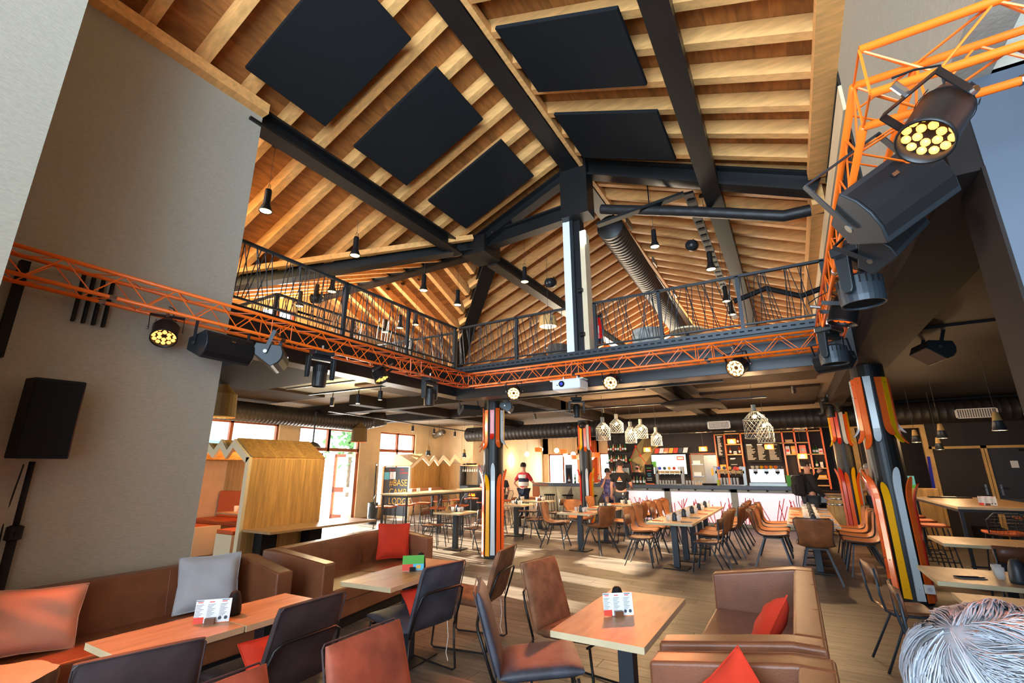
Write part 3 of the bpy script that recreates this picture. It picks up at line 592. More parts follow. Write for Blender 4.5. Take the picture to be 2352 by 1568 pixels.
# speakers
def mk_speaker(key):
    w, h, d = {'box': (.52, .28, .26), 'wedge': (.46, .25, .26), 'tall': (.36, .60, .34), 'ball': (.2, .2, .2)}[key]
    t = T('speaker', None, 'speaker'); body = B()
    if key == 'tall':
        body.prism([(-.15, -.17), (.15, -.17), (.18, -.02), (.11, .17), (-.11, .17), (-.18, -.02)], -.3, .3, 'z'); body.obj('cabinet', 'black', t, bev=.012)
        B().prism([(-.14, -.185), (.14, -.185), (.145, -.17), (-.145, -.17)], -.28, .28, 'z').obj('grille', 'acoustic', t)
    elif key == 'ball':
        B().ball((0, 0, 0), .1, 14, 8, (1, 1.3, 1)).obj('cabinet', 'steel', t, smooth=True); B().lathe([(0, 0), (.09, 0)], 14, m=Matrix.Translation((0, -.105, 0)) @ Matrix.Rotation(R(90), 4, 'X')).obj('grille', 'acoustic', t)
        B().tube([(0, .05, 0), (0, .12, .12)], .012, 6).obj('bracket', 'steel', t)
    else:
        sec = [(-d / 2 + .02, -h / 2), (d / 2, -h * .22), (d / 2, h * .22), (-d / 2 + .02, h / 2), (-d / 2 - .03, h / 4), (-d / 2 - .045, 0), (-d / 2 - .03, -h / 4)]
        B().prism([(a, b) for a, b in sec], -w / 2, w / 2, 'x').obj('cabinet', 'rail', t, bev=.008)
        B().prism([(-d / 2 + .015, -h / 2 + .01), (-d / 2 + .015, h / 2 - .01), (-d / 2 - .037, h / 4), (-d / 2 - .052, 0), (-d / 2 - .037, -h / 4)], -w / 2 + .015, w / 2 - .015, 'x').obj('grille', 'black', t)
        y = B(); y.bar((-w / 2 - .02, 0, 0), (-w / 2 - .02, .02, h / 2 + .12), .04, .008, (1, 0, 0)); y.bar((w / 2 + .02, 0, 0), (w / 2 + .02, .02, h / 2 + .12), .04, .008, (1, 0, 0)); y.bar((-w / 2 - .02, .02, h / 2 + .12), (w / 2 + .02, .02, h / 2 + .12), .04, .008, (0, 0, 1)); y.obj('bracket', 'rail', t)
        for s in (-1, 1): B().lathe([(0, 0), (.02, 0), (.02, .01), (0, .01)], 10, m=Matrix.Translation((s * (w / 2 + .03), 0, 0)) @ Matrix.Rotation(R(90), 4, 'Y')).obj('bolt', 'steels', t)
        B().box(-.02, .02, -d / 2 - .058, -d / 2 - .05, h * .22, h * .22 + .015).obj('badge', 'chrome', t)
    return t
speaker = Kind(mk_speaker)
def face(d, roll=0):                         # euler turning local -Y to direction d, local Z kept up
    d = V(d).normalized(); y = -d; x = y.cross(V((0, 0, 1))).normalized(); z = x.cross(y)
    m = Matrix((x, y, z)).transposed() @ Matrix.Rotation(R(roll), 3, 'Y'); return m.to_euler()
speaker('box', (-4.96, 2.48, 2.86), 0, 'black box speaker under the left truss beside the lit spot', 'speakers on the trusses', rot=face((1, .1, -.1)))
speaker('wedge', (-4.92, 2.98, 2.88), 0, 'pale blue lit wedge speaker under the left truss', 'speakers on the trusses', rot=face((.8, .9, -.45)))
speaker('box', (.60, 2.80, 2.97), 0, 'large black box speaker under the big lit spotlight', 'speakers on the trusses', rot=Matrix(((.777, -.391, -.494), (.285, .918, -.277), (.562, .074, .824))).to_euler(), scale=(.86, .84, 1.2))
speaker('wedge', (.66, 3.28, 2.93), 0, 'grey wedge speaker tucked below the large box speaker', 'speakers on the trusses', rot=Matrix(((.632, -.243, -.736), (.405, .913, .046), (.661, -.327, .675))).to_euler(), scale=(.72, .8, .85))
speaker('wedge', (.58, 6.5, 2.86), 0, 'grey wedge speaker hanging left of the near right column top', 'speakers on the trusses', rot=face((-.5, -.8, -.4)), scale=(.8, .8, .9))
speaker('wedge', (1.75, 7.9, 3.12), 0, 'dark wedge speaker right of the near right column top', 'speakers on the trusses', rot=face((.9, .2, -.4)))
speaker('wedge', (-5.75, 8.0, 2.86), 0, 'wedge speaker left of the near left column top', 'speakers on the trusses', rot=face((-.9, .4, -.3)), scale=(.9, .9, .9))
speaker('wedge', (-4.88, 8.05, 2.86), 0, 'wedge speaker right of the near left column top', 'speakers on the trusses', rot=face((.9, .4, -.3)), scale=(.8, .8, .8))
for x, y, z, lab in ((-6.05, 14.0, 2.95, 'round black speaker left of the far left column top'), (-5.6, 13.95, 2.97, 'round black speaker on the far left column top, right one'), (.78, 14.2, 2.98, 'round black speaker beside the far right column top'),
                     (-3.55, 7.55, 5.1, 'round black speaker on the strut behind the roof post'), (-.98, 7.75, 5.3, 'round black speaker left of the cable tray under the roof'), (-7.3, 5.2, 4.75, 'round black speaker behind the left railing')):
    speaker('ball', (x, y, z), 0, lab, 'round black speakers', rot=face((-.2, -1, -.3)))
s = speaker('tall', (-5.02, 1.31, 2.04), 0, 'tall black loudspeaker on a pole by the fabric wall', rot=face((1, -.1, -.02)))
t = T('speaker_stand', 'black pole stand carrying the tall loudspeaker', 'speaker stand', (-5.17, 1.33, 0))
B().tube([(0, 0, .0), (0, 0, 1.2)], .03, 10).obj('pole', 'black', t, smooth=True); B().tube([(0, 0, 1.2), (0, 0, 1.72)], .02, 8).obj('upper_pole', 'black', t, smooth=True); B().lathe([(.03, 1.14), (.05, 1.15), (.05, 1.24), (.03, 1.25)], 10).obj('collar', 'black', t)
B().box(.03, .09, -.015, .015, 1.18, 1.21).obj('knob', 'black', t); B().lathe([(0, 0), (.05, 0), (.05, .02), (.04, .04), (.03, .06)], 20).obj('base_plate', 'black', t)
B().tube([(-.06, -.03, 1.7), (-.09, -.05, 1.3), (-.05, -.05, 1.05), (-.04, -.03, .7)], .005, 5).obj('cable', 'black', t)
# par cans
def mk_par(key):
    lit = key.split('_')[1]; t = T('stage_spotlight', None, 'spotlight'); r = .105; L = .26
    prof = [(0, L), (.05, L), (.075, L - .02), (r - .01, L - .07), (r, L - .09), (r, .02), (r + .006, .015), (r + .006, 0), (r - .004, 0), (r - .004, .045)]
    m = Matrix.Rotation(R(-90), 4, 'X')      # axis: local z -> +y (rear), lens at y=0 looking to -y
    B().lathe(prof, 28, m=m).obj('barrel', 'steel', t, smooth=True)
    B().lathe([(r + .003, L - .10), (r + .006, L - .095), (r + .003, L - .09)], 28, m=m).obj('rim_band', 'black', t)
    B().lathe([(0, .048), (r - .004, .045)], 24, m=m).obj('lens_plate', 'steelw', t)
    lm = {'lit': 'lens', 'hot': 'lensh', 'off': 'orm'}[lit]
    cells = []
    for k, n in ((1, 6), (2, 12)):
        for i in range(n): a = 2 * math.pi * (i + .5 * (k % 2)) / n; cells.append((math.cos(a) * .0215 * k * 2 * .98, math.sin(a) * .0215 * k * 2 * .98))
    mm = B().ball((0, 0, 0), .0195, 10, 5, (1, .55, 1)).mesh('led_lens', lm, True)
    for a, b in cells: piece(mm, 'led_lens', t, (a, .042, b))
    y = B(); w = r + .03
    y.bar((-w, .14, 0), (-w, .13, .17), .035, .006, (1, 0, 0)); y.bar((w, .14, 0), (w, .13, .17), .035, .006, (1, 0, 0)); y.bar((-w, .13, .17), (w, .13, .17), .035, .006); y.obj('yoke', 'steel', t)
    for s in (-1, 1): B().lathe([(0, 0), (.018, 0), (.014, .014), (0, .014)], 10, m=Matrix.Translation((s * (w + .003), .14, 0)) @ Matrix.Rotation(R(90 * s), 4, 'Y')).obj('yoke_knob', 'chrome', t)
    B().tube([(0, .13, .17), (0, .13, .25)], .016, 8).obj('clamp', 'chrome', t)
    B().tube([(.02, .22, .05), (.05, .26, .14), (.03, .2, .22), (0, .15, .27)], .005, 5).obj('cable', 'black', t)
    for i in range(7): a = R(200 + i * 50); B().box(-.012, .012, L - .06, L - .05, 0, .003, Matrix.Rotation(a, 4, 'Y') @ Matrix.Translation((0, 0, r - .002))).obj('vent_slot', 'black', t)
    return t
par = Kind(mk_par)
def parcan(kind, p, d, lab, e=0, ang=40, sc=1, col=ORG, up=.25):
    o = par('par_' + kind, p, 0, lab, 'LED spotlights on the trusses', rot=face(d), scale=(sc, sc * (1.45 if sc < .8 else 1), sc))
    if e:
        dd = V(d).normalized(); spot('spot_beam', V(p) + dd * .03, d, e, col, ang, .25, .05)
parcan('lit', (-5.02, 1.98, 2.86), (.60, -.26, -.80), 'lit orange LED spotlight under the left truss by the fabric wall', 230, 62)
parcan('lit', (-5.0, 4.78, 2.90), (.5, .1, -.9), 'lit LED spotlight hanging between two moving heads on the left truss', 120, 50)
parcan('hot', (-3.96, 6.78, 2.88), (.36, -.85, -.42), 'blazing orange spotlight on the back truss, left of the projector', 140, 36)
parcan('hot', (-2.25, 6.78, 2.90), (.08, -.9, -.42), 'blazing orange spotlight on the back truss, just right of the projector', 120, 36)
parcan('hot', (-.51, 6.78, 2.93), (-.30, -.85, -.42), 'blazing orange spotlight on the back truss, right end', 150, 36, 1.1)
parcan('lit', (.535, 1.88, 2.72), (-.40, -.30, -.62), 'big lit LED spotlight close to the camera, top right', 60, 60, .78)
parcan('off', (.52, 4.72, 2.84), (-.3, .0, -1), 'unlit black spotlight hanging below the right truss between moving heads', 0)
# moving heads
def mk_mh(key):
    t = T('moving_head_light', None, 'stage light')
    B().box(-.13, .13, -.09, .09, .24, .31).obj('base_box', 'rail', t, bev=.015); B().box(-.10, .10, -.05, .05, .215, .24).obj('display_panel', 'black', t)
    for s in (-1, 1):
        B().prism([(-.045, .22), (.045, .22), (.035, -.02), (.02, -.05), (-.02, -.05), (-.035, -.02)], s * .165 - .02, s * .165 + .02, 'x').obj('yoke_arm', 'rail', t, bev=.008)
    B().box(-.185, .185, -.04, .04, .18, .22).obj('yoke_bridge', 'rail', t, bev=.008)
    r = .13 if key == 'wide' else .085; h = .1 if key == 'wide' else .15
    B().lathe([(0, h), (r * .7, h), (r, h * .75), (r, -h * .6), (r * .96, -h), (r * .9, -h), (r * .9, -h + .02), (0, -h + .02)], 28).obj('lamp_head', 'dsteel' if key == 'wide' else 'steel', t, smooth=None)
    for i in range(22): a = 2 * math.pi * i / 22; B().box(-.005, .005, r - .003, r + .004, h * .2, h * .72, Matrix.Rotation(a, 4, 'Z')).obj('cooling_fin', 'black', t)
    B().lathe([(0, -h + .012), (r * .88, -h + .012)], 20).obj('lens', 'acoustic', t)
    B().tube([(0, 0, .31), (0, 0, .38)], .018, 8).obj('clamp', 'chrome', t); B().tube([(.1, .02, .3), (.16, .03, .36), (.1, .03, .4), (.02, .02, .38)], .005, 5).obj('cable', 'black', t)
    return t
mh = Kind(mk_mh)
G = 'moving head stage lights'
mh('slim', (-5.0, 3.72, 2.80), 80, 'slim moving head light on the left truss, nearest the wedge speaker', G)
mh('slim', (-5.0, 5.83, 2.80), 95, 'slim moving head light on the left truss, nearest the corner', G)
mh('wide', (.55, 3.72, 2.80), 60, 'large wide grey moving head right under the near speaker', G)
mh('wide', (.52, 5.85, 2.80), 60, 'smaller looking wide grey moving head, nearest the right truss corner', G)
mh('slim', (-4.15, 10.0, 2.93), 20, 'dark moving head light behind the back truss under the ceiling', G)
mh('slim', (.9, 13.2, 2.93), 20, 'dark moving head light in front of the far right column', G)
# projector
t = T('projector', 'white projector hung under the back truss', 'projector', (-2.93, 6.84, 2.93))
B().box(-.24, .24, -.19, .17, -.08, .08).obj('housing', 'white', t, bev=.03); B().box(-.32, .26, -.1, .1, .085, .10).obj('mount_plate', 'white', t)
B().lathe([(0, .21), (.045, .21), (.05, .19), (.05, .15)], 20, m=Matrix.Translation((-.07, 0, .01)) @ Matrix.Rotation(R(90), 4, 'X')).obj('lens_ring', 'black', t, smooth=True); B().ball((-.07, -.205, .01), .03, 14, 8, (1, .4, 1)).obj('lens', 'blue', t, smooth=True)
for x in (-.12, .12): B().tube([(x, 0, .1), (x, 0, .17)], .014, 8).obj('clamp', 'chrome', t)
B().box(-.16, -.13, -.195, -.19, -.01, 0).obj('sensor', 'black', t)
tag(B().box(-.1, .1, -.05, .05, -.01, .02).obj('emergency_light', 'ledw', None, loc=(-2.57, 7.6, 3.33)), 'bright white emergency light behind the projector', 'light')
# brackets on the fabric wall
for i in range(4):
    tag(B().bar((-5.21, 1.36 + i * .07, 3.34), (-5.21, 1.36 + i * .07, 2.9), .05, .02, (0, 1, 0)).obj('wall_bracket', 'black'), f'black vertical strap on the fabric wall, {ORD[i]} from the left', 'bracket', 'black straps behind the left truss')
tag(B().bar((-5.19, .98, 3.3), (-5.19, .98, 2.5), .07, .06, (0, 1, 0)).obj('wall_bracket', 'black'), 'thick black arm on the fabric wall under the left truss end', 'bracket')
# heater, ceiling track spots
t = T('ceiling_heater', 'dark orange ceiling heater with silver end behind the fabric wall', 'heater', (-8.3, 4.3, 3.24)); B().box(-.5, .5, -.12, .12, 0, .12).obj('housing', 'steelw', t); B().box(-.45, .4, -.13, -.12, .01, .1).obj('glow_tube', 'ext', t); B().box(.5, .56, -.12, .12, 0, .12).obj('end_cap', 'steels', t)
for i, (a, b, lab) in enumerate((((-8.5, 5.6, 3.2), (-5.6, 5.75, 3.2), 'long light pipe under the pale ceiling near the left truss'), ((-8.2, 5.9, 3.1), (-5.9, 6.0, 3.1), 'cable tray under the pale ceiling behind the moving heads'), ((-9.6, 7.5, 3.02), (-10.6, 15.2, 3.02), 'lighting track running towards the small wooden house'), ((-5.6, 10.6, 3.05), (-.3, 10.8, 3.05), 'dark cable pipe across the ceiling before the long duct'), ((-5.2, 8.0, 3.0), (-.8, 8.05, 3.0), 'metal strut channel just behind the back truss'))):
    tag(B().bar(a, b, .05, .03).obj('ceiling_track', 'steels' if i == 0 else 'steel'), lab, 'track')
for i, (x, y) in enumerate(((-9.85, 9.2), (-10.05, 11.0), (-10.2, 12.2), (-10.4, 13.6), (-7.6, 6.0), (-6.9, 6.02), (-6.2, 5.9))):
    t = T('track_spot', ['spot nearest the big duct on the left track', 'second spot along the left track', 'third spot along the left track', 'far spot of the left track over the wall', 'small spot left of three under the pale ceiling', 'small spot middle of three under the pale ceiling', 'small tilted spot right of three under the pale ceiling'][i] , 'spotlight', (x, y, 2.86 if i < 4 else 2.92), 0, 'small track spots')
    B().tube([(0, 0, -.08), (0, 0, .08)], .04, 12).obj('barrel', 'steel', t, smooth=False); B().tube([(0, 0, .08), (0, 0, .17 if i < 4 else .20)], .01, 6).obj('stem', 'steel', t); B().lathe([(0, -.081), (.03, -.081)], 10).obj('bulb', 'globe', t)
for i, (x, y) in enumerate(((-1.5, 12.3), (-4.3, 12.2), (.2, 11.0), (-6.6, 12.6), (-3.3, 8.6))):
    t = T('ceiling_spot', ['lit ceiling spot right of the hanging dark panel', 'lit ceiling spot left of the wire lamps', 'lit ceiling spot in the dark recess at right', 'lit ceiling spot above the stripe-shirted man', 'lit ceiling spot behind the projector'][i], 'spotlight', (x, y, 3.18), 0, 'lit ceiling spots'); t.rotation_euler = (R(25), 0, 0)
    B().tube([(0, 0, -.07), (0, 0, .08)], .04, 12).obj('barrel', 'steel', t); B().lathe([(0, -.071), (.035, -.071)], 10).obj('bulb', 'bulb', t); spot('ceiling_spot_light', (x, y, 3.05), (0, -.3, -1), 130, WARM, 110, .5)
# hanging dark curved panel, pendants over the dining area
t = T('ceiling_baffle', 'curved dark acoustic baffle hanging above the bar', 'acoustic panel', (-1.72, 11.0, 2.98)); B().grid([[(x * .57, y * .85, -.12 * abs(x) ** 3 * .5 + .05) for x in (-1, -.6, -.2, .2, .6, 1)] for y in (-1, 0, 1)]).obj('felt_board', 'steelw', t, smooth=True, solid=.03)
for sx in (-.4, .4): B().tube([(sx, 0, .05), (sx, 0, .35)], .004, 5).obj('hanger', 'chrome', t)
def mk_wire(key):
    r, h, L = key; t = T('wire_pendant', None, 'pendant lamp')
    B().tube([(0, 0, h + .1), (0, 0, L)], .004, 5).obj('cord', 'cord', t); B().lathe([(0, h + .12), (.045, h + .12), (.045, h - .02), (0, h - .02)], 12).obj('cap', 'barpost', t, smooth=False)
    B().ball((0, 0, h - .12), .04, 12, 8).obj('bulb', 'bulb', t, smooth=True)
    prof = [(.05, h), (r, h * .68), (r, 0)]
    for s in (1, -1):
        for i in range(16):
            pts = []
            for k in range(7):
                f = k / 6; z = h * (1 - f); rad = .05 + (r - .05) * min(1, f / .32); a = R(i * 22.5 + s * f * 110); pts.append((rad * math.cos(a), rad * math.sin(a), z))
            B().tube(pts, .0035, 3, False).obj('shade_wire', 'mesh', t)
    for z in (0, h * .68): B().tube([(r * math.cos(R(a)), r * math.sin(R(a)), z) for a in range(0, 361, 20)], .004, 4).obj('shade_ring', 'mesh', t)
    return t
wire = Kind(mk_wire)
for x, y, z, r, h, lab in ((-3.85, 10.85, 2.30, .17, .42, 'wire mesh pendant lamp, leftmost and lowest of five'), (-3.75, 11.6, 2.52, .17, .34, 'wire mesh pendant lamp, second from the left and highest of five'), (-3.4, 11.6, 2.25, .14, .40, 'wire mesh pendant lamp, middle of the five on the left'), (-3.25, 12.0, 2.38, .17, .36, 'wire mesh pendant lamp, fourth of the five on the left'), (-2.95, 12.3, 2.2, .14, .34, 'wire mesh pendant lamp, rightmost of the five on the left'),
                         (-.56, 10.7, 2.22, .23, .55, 'large wire mesh pendant lamp, front one of the pair before the shelf wall'), (-.46, 11.9, 2.18, .17, .5, 'wire mesh pendant lamp half hidden behind the large front one')):
    wire((r, h, round(3.36 - z, 1)), (x, y, z), 0, lab, 'wire mesh pendants over the dining tables'); point('pendant_light', (x, y, z + h - .2), 30, WARM, .05)
def mk_cone(key):
    L = key; t = T('cone_pendant', None, 'pendant lamp'); B().tube([(0, 0, .27), (0, 0, L)], .003, 4).obj('cord', 'cord', t)
    B().lathe([(0, .27), (.035, .26), (.055, .14)], 14).obj('wood_cap', 'wood', t, smooth=True); B().lathe([(.055, .14), (.082, 0), (.076, 0), (.05, .13)], 14).obj('glass_shade', 'dsteel', t, smooth=True); B().ball((0, 0, .02), .022, 10, 6).obj('bulb', 'bulb', t, smooth=True)
    return t
cone = Kind(mk_cone)
for x, y, z, lab in ((2.62, 9.4, 2.15, 'cone pendant with wood cap, nearest and rightmost on the right side'), (2.40, 11.4, 2.15, 'cone pendant with wood cap, second from the right'), (2.30, 13.0, 2.15, 'cone pendant with wood cap beside the near right column skis'), (2.85, 14.0, 2.02, 'smallest cone pendant hanging low before the dark doors'), (-9.13, 10.7, 2.03, 'cone pendant in front of the small wooden house'), (-9.6, 13.1, 2.03, 'cone pendant just left of the near left column')):
    cone(round(3.36 - z, 1), (x, y, z), 0, lab, 'cone pendants'); point('pendant_light', (x, y, z - .06), 16, WARM, .04)
def mk_shade(key):
    t = T('lantern_pendant', None, 'pendant lamp'); B().lathe([(.001, .62), (.19, .40), (.21, .39), (.23, .0)], 22).obj('lamp_shade', 'shade', t, smooth=False, solid=.006)
    B().tube([(0, 0, .62), (0, 0, 1.0)], .004, 4).obj('cord', 'cord', t); B().ball((0, 0, .3), .03, 10, 6).obj('bulb', 'bulb', t, smooth=True); B().lathe([(.225, .0), (.228, .02)], 22).obj('glowing_rim', 'orm', t)
    return t
shade = Kind(mk_shade)
shade(0, (-8.33, 4.33, 2.52), 0, 'large olive lantern pendant beside the fabric wall', 'olive lantern pendants', scale=(1.0,) * 3); shade(0, (-11.0, 9.75, 2.43), 0, 'olive lantern pendant above the glazed door, half behind the duct', 'olive lantern pendants', scale=(1.0,) * 3)
point('lantern_light', (-8.33, 4.33, 2.6), 5, WARM)
t = T('bell_pendant', 'grey bell pendant just above the big wooden house roof', 'pendant lamp', (-10.6, 7.9, 2.2)); B().tube([(0, 0, .12), (0, 0, .9)], .02, 6).obj('stem', 'steel', t); B().lathe([(.02, .14), (.12, .1), (.2, .02), (.2, 0)], 18).obj('lamp_shade', 'steels', t, smooth=True)
point('house_light', (-9.9, 6.2, 1.85), 40, (1, .5, .2), .1); point('house_light_front', (-7.4, 6.4, 2.7), 75, (1, .7, .3), .1)  # second lamp has no fixture, added to brighten the booth's side planks
GL = [(-11.4, 2.33), (-11.46, 2.13), (-10.2, 2.47), (-10.4, 2.23), (-9.15, 2.38), (-8.95, 2.18), (-9.1, 1.95), (-8.35, 2.2), (-7.6, 2.15), (-7.3, 2.05)]
for i, (x, z) in enumerate(GL):
    t = T('globe_pendant', f'glowing glass globe in the far room, {ORD[i]} from the left', 'pendant lamp', (x, 19.0 + (i % 3) * .5, z + .05), 0, 'glowing globes in the far room'); B().ball((0, 0, 0), .11, 16, 10).obj('globe', 'globe', t, smooth=True); B().tube([(0, 0, .1), (0, 0, 3.37 - z - .05)], .004, 4).obj('cord', 'cord', t)
for x, z in ((-10.8, 2.0), (-9.2, 2.0), (-8.0, 2.0), (-6.8, 2.1)): point('globe_light', (x, 18.6, z), 24, (1, .62, .32), .12)
for i, (x, y, z) in enumerate(((-9.6, 18.6, 2.45), (-8.5, 18.8, 2.35), (-7.9, 18.6, 2.1), (-6.6, 17.6, 2.15))):
    t = T('drum_pendant', f'orange glass drum lamp in the far room, {ORD[i]} from the left', 'pendant lamp', (x, y, z), 0, 'orange drum lamps in the far room'); B().lathe([(.16, .09), (.16, -.09)], 16).obj('lamp_shade', 'orm', t, solid=.008); B().ball((0, 0, 0), .05, 10, 6).obj('bulb', 'bulb', t, smooth=True); B().tube([(0, 0, .05), (0, 0, 3.37 - z)], .004, 4).obj('cord', 'cord', t)
# upper floor furniture
t = T('fire_extinguisher', 'red fire extinguisher hanging on the right of the roof post', 'extinguisher', (-2.585, 7.34, 3.72))
B().lathe([(0, 0), (.07, 0), (.08, .03), (.08, .36), (.05, .43), (.02, .45)], 18).obj('cylinder', 'ext', t, smooth=True); B().box(-.05, .06, -.015, .015, .45, .49).obj('valve_handle', 'black', t); B().tube([(.02, -.02, .47), (.09, -.05, .5), (.1, -.06, .3), (.09, -.06, .12)], .012, 6).obj('hose', 'black', t)
B().box(-.035, .035, -.083, -.07, .14, .28).obj('label_plate', 'white', t); B().lathe([(.081, -.005), (.081, .05)], 18).obj('foot_ring', 'black', t)
for x, y, r, h, mt, lab in ((-3.66, 8.0, .2, .42, 'bark', 'brown bark log stool left of the roof post'), (-4.1, 8.05, .15, .3, 'bark', 'low dark bark stool behind the back railing'), (-1.95, 8.15, .27, .5, 'birch', 'pale birch log stool right of the roof post')):
    t = T('log_stool', lab, 'stool', (x, y, 3.54)); B().lathe([(r, 0), (r * 1.03, h * .5), (r, h)], 22).obj('bark_side', mt, t, smooth=True); B().lathe([(0, h), (r, h)], 22).obj('cut_top', 'oakedge', t)
for x, y, lab in ((-3.9, 8.6, 'small round upstairs table left of the roof post'), (-1.35, 8.6, 'small round upstairs table right of the birch stool')):
    t = T('round_table', lab, 'table', (x, y, 3.54)); B().lathe([(0, .5), (.3, .5), (.3, .53), (0, .53)], 24).obj('table_top', 'boothw', t); B().tube([(0, 0, .02), (0, 0, .5)], .03, 8).obj('column', 'steel', t); B().lathe([(0, 0), (.2, 0), (.2, .02), (0, .02)], 20).obj('base_plate', 'steel', t)
t = T('drum_pendant', 'pale round drum pendant upstairs left of the roof post', 'pendant lamp', (-4.2, 8.7, 4.62)); B().lathe([(.17, .22), (.2, 0)], 20).obj('lamp_shade', 'wood', t, solid=.01); B().lathe([(0, .01), (.18, .01)], 20).obj('diffuser', 'globe', t); B().tube([(0, 0, .2), (0, 0, 1.7)], .004, 4).obj('cord', 'cord', t)
# ================================================================ FURNITURE
def top_mesh(w, d, th=.035, name='table_top'):   # oak top, pale edges
    b = B().box(-w / 2, w / 2, -d / 2, d / 2, -th, 0); me = b.mesh(name, 'oak'); me.materials.append(M['oakedge'])
    for p in me.polygons: p.material_index = 0 if abs(p.normal.z) > .5 else 1
    return me
def mk_table(key):
    w, d, h, base = key; t = T('table', None, 'table'); piece(top_mesh(w, d), 'table_top', t, (0, 0, h))
    if base == 'frame':
        for sx in (-1, 1):
            for sy in (-1, 1): B().box(sx * (w / 2 - .03) - .02, sx * (w / 2 - .03) + .02, sy * (d / 2 - .03) - .02, sy * (d / 2 - .03) + .02, 0, h - .075).obj('leg', 'dsteel', t)
        f = B(); z = h - .055
        for sx in (-1, 1): f.box(sx * (w / 2 - .03) - .02, sx * (w / 2 - .03) + .02, -d / 2, d / 2, z - .02, z + .02)
        for sy in (-1, 1): f.box(-w / 2, w / 2, sy * (d / 2 - .03) - .02, sy * (d / 2 - .03) + .02, z - .02, z + .02)
        f.obj('apron_frame', 'dsteel', t)
        for sy in (-1, 1): B().box(-w / 2, w / 2, sy * (d / 2 - .03) - .012, sy * (d / 2 - .03) + .012, .25, .275).obj('foot_rail', 'dsteel', t)
    else:
        B().box(-.05, .05, -.05, .05, .01, h - .035).obj('column', 'dsteel', t, bev=.006); B().box(-.2, .2, -.2, .2, 0, .012).obj('base_plate', 'steel', t, bev=.004); B().box(-.14, .14, -.14, .14, h - .05, h - .035).obj('top_plate', 'steel', t)
    return t
table = Kind(mk_table)
table((.56, 1.12, .72, 'col'), (-1.11, 3.36, 0), 0, 'low oak lounge table nearest the camera, in front of the right sofa')
table((.55, 1.20, .72, 'col'), (-3.27, 3.65, 0), 4, 'low oak lounge table between the far left sofa and two chairs')
table((.50, .61, .72, 'col'), (-3.31, 1.63, 0), 0, 'near half of the pushed together lounge tables by the long left sofa'); table((.50, .62, .72, 'col'), (-3.31, 2.25, 0), 1.2, 'far half of the pushed together lounge tables by the long left sofa')
YA = [8.93, 9.76, 10.6, 11.43, 12.26]; YB = [9.7, 10.5, 11.3, 12.1, 12.9]
for i, y in enumerate(YA): table((.76, .80, .75, 'col'), (-1.97, y, 0), 0, f'{ORD[i]} table from the front in the middle dining row', 'middle dining row tables')
for i, y in enumerate(YB): table((.74, .78, .75, 'col'), (.13, y, 0), 0, f'{ORD[i]} table from the front in the right dining row', 'right dining row tables')
TCx = [(-4.1, 9.82), (-4.02, 11.15), (-3.94, 12.5)]
for i, (x, y) in enumerate(TCx): table((.74, .74, .75, 'col'), (x, y, 0), 0, f'{ORD[i]} separate square table right of the near left column', 'square tables right of the left column')
TFx = [(-6.5, 8.62), (-6.42, 11.1), (-6.5, 12.6), (-7.25, 12.7)]
for i, (x, y) in enumerate(TFx): table((.70, .70, .75, 'col'), (x, y, 0), 0, ['small square table left of the near left column', 'small square table just right of the near left column', 'small square table behind, before the stripe-shirted man', 'small square table mostly hidden behind the near left column'][i], 'square tables on the left')
table((1.2, .8, .75, 'col'), (2.03, 8.32, 0), 0, 'oak table on the right just behind the near right column'); table((1.25, .74, .75, 'col'), (1.5, 5.73, 0), 0, 'oak table on the right with black carafe and two napkins'); table((1.25, .66, .75, 'col'), (1.5, 4.62, 0), 0, 'nearest oak table on the right behind the white-haired person')
table((.8, 2.1, 1.1, 'frame'), (-8.05, 9.35, 0), 0, 'near high oak table with steel frame left of the left column'); table((.8, 2.1, 1.1, 'frame'), (-8.05, 11.5, 0), 0, 'far high oak table with steel frame reaching to the oven wall')
table((1.15, 3.0, 1.08, 'frame'), (2.57, 11.1, 0), 0, 'high oak table on the far right before the dark doors')
# sofas -------------------------------------------------------------
def mk_sofa(key):
    L, D = key; t = T('sofa', None, 'sofa'); a = .17
    B().box(-L / 2 + .05, L / 2 - .05, .06, D - .03, .0, .1).obj('plinth', 'black', t)
    B().box(-L / 2 + a, L / 2 - a, .03, D - .1, .1, .27).obj('seat_base', 'leather', t, bev=.02)
    n = 3 if L > 2.6 else 2
    w = (L - 2 * a) / n
    for i in range(n): B().box(-L / 2 + a + i * w + .001, -L / 2 + a + (i + 1) * w - .001, .0, D - .15, .27, .42).obj('seat_cushion', 'leather', t, bev=.022)
    B().prism([(D, .06), (D, .80), (D - .15, .80), (D - .19, .38), (D - .19, .06)], -L / 2 + a, L / 2 - a, 'x').obj('backrest', 'leather', t, bev=.02)
    for i in range(1, n + 1 if n > 2 else 3): xs = -L / 2 + i * L / (n + 1); B().tube([(xs, D - .189, .43), (xs, D - .151, .785), (xs, D - .02, .802)], .0022, 4).obj('backrest_seam', 'leather', t)
    for s in (-1, 1):
        x0, x1 = (-L / 2, -L / 2 + a) if s < 0 else (L / 2 - a, L / 2)
        B().prism([(0, .06), (D, .06), (D, .80), (D - .16, .80), (0, .70)], x0, x1, 'x').obj('arm', 'leather', t, bev=.02); B().tube([(s * (L / 2 - .02), .01, .703), (s * (L / 2 - .02), D - .16, .803), (s * (L / 2 - .02), D - .03, .803)], .0022, 4).obj('arm_seam', 'leather', t)
    return t
sofa = Kind(mk_sofa)
sofa((2.46, .76), (-4.36, 1.96, 0), 90, 'long brown leather sofa against the fabric wall with a grey cushion'); sofa((2.2, .88), (-4.5, 4.6, 0), 99.5, 'brown leather sofa at the left with a red cushion in its far corner')
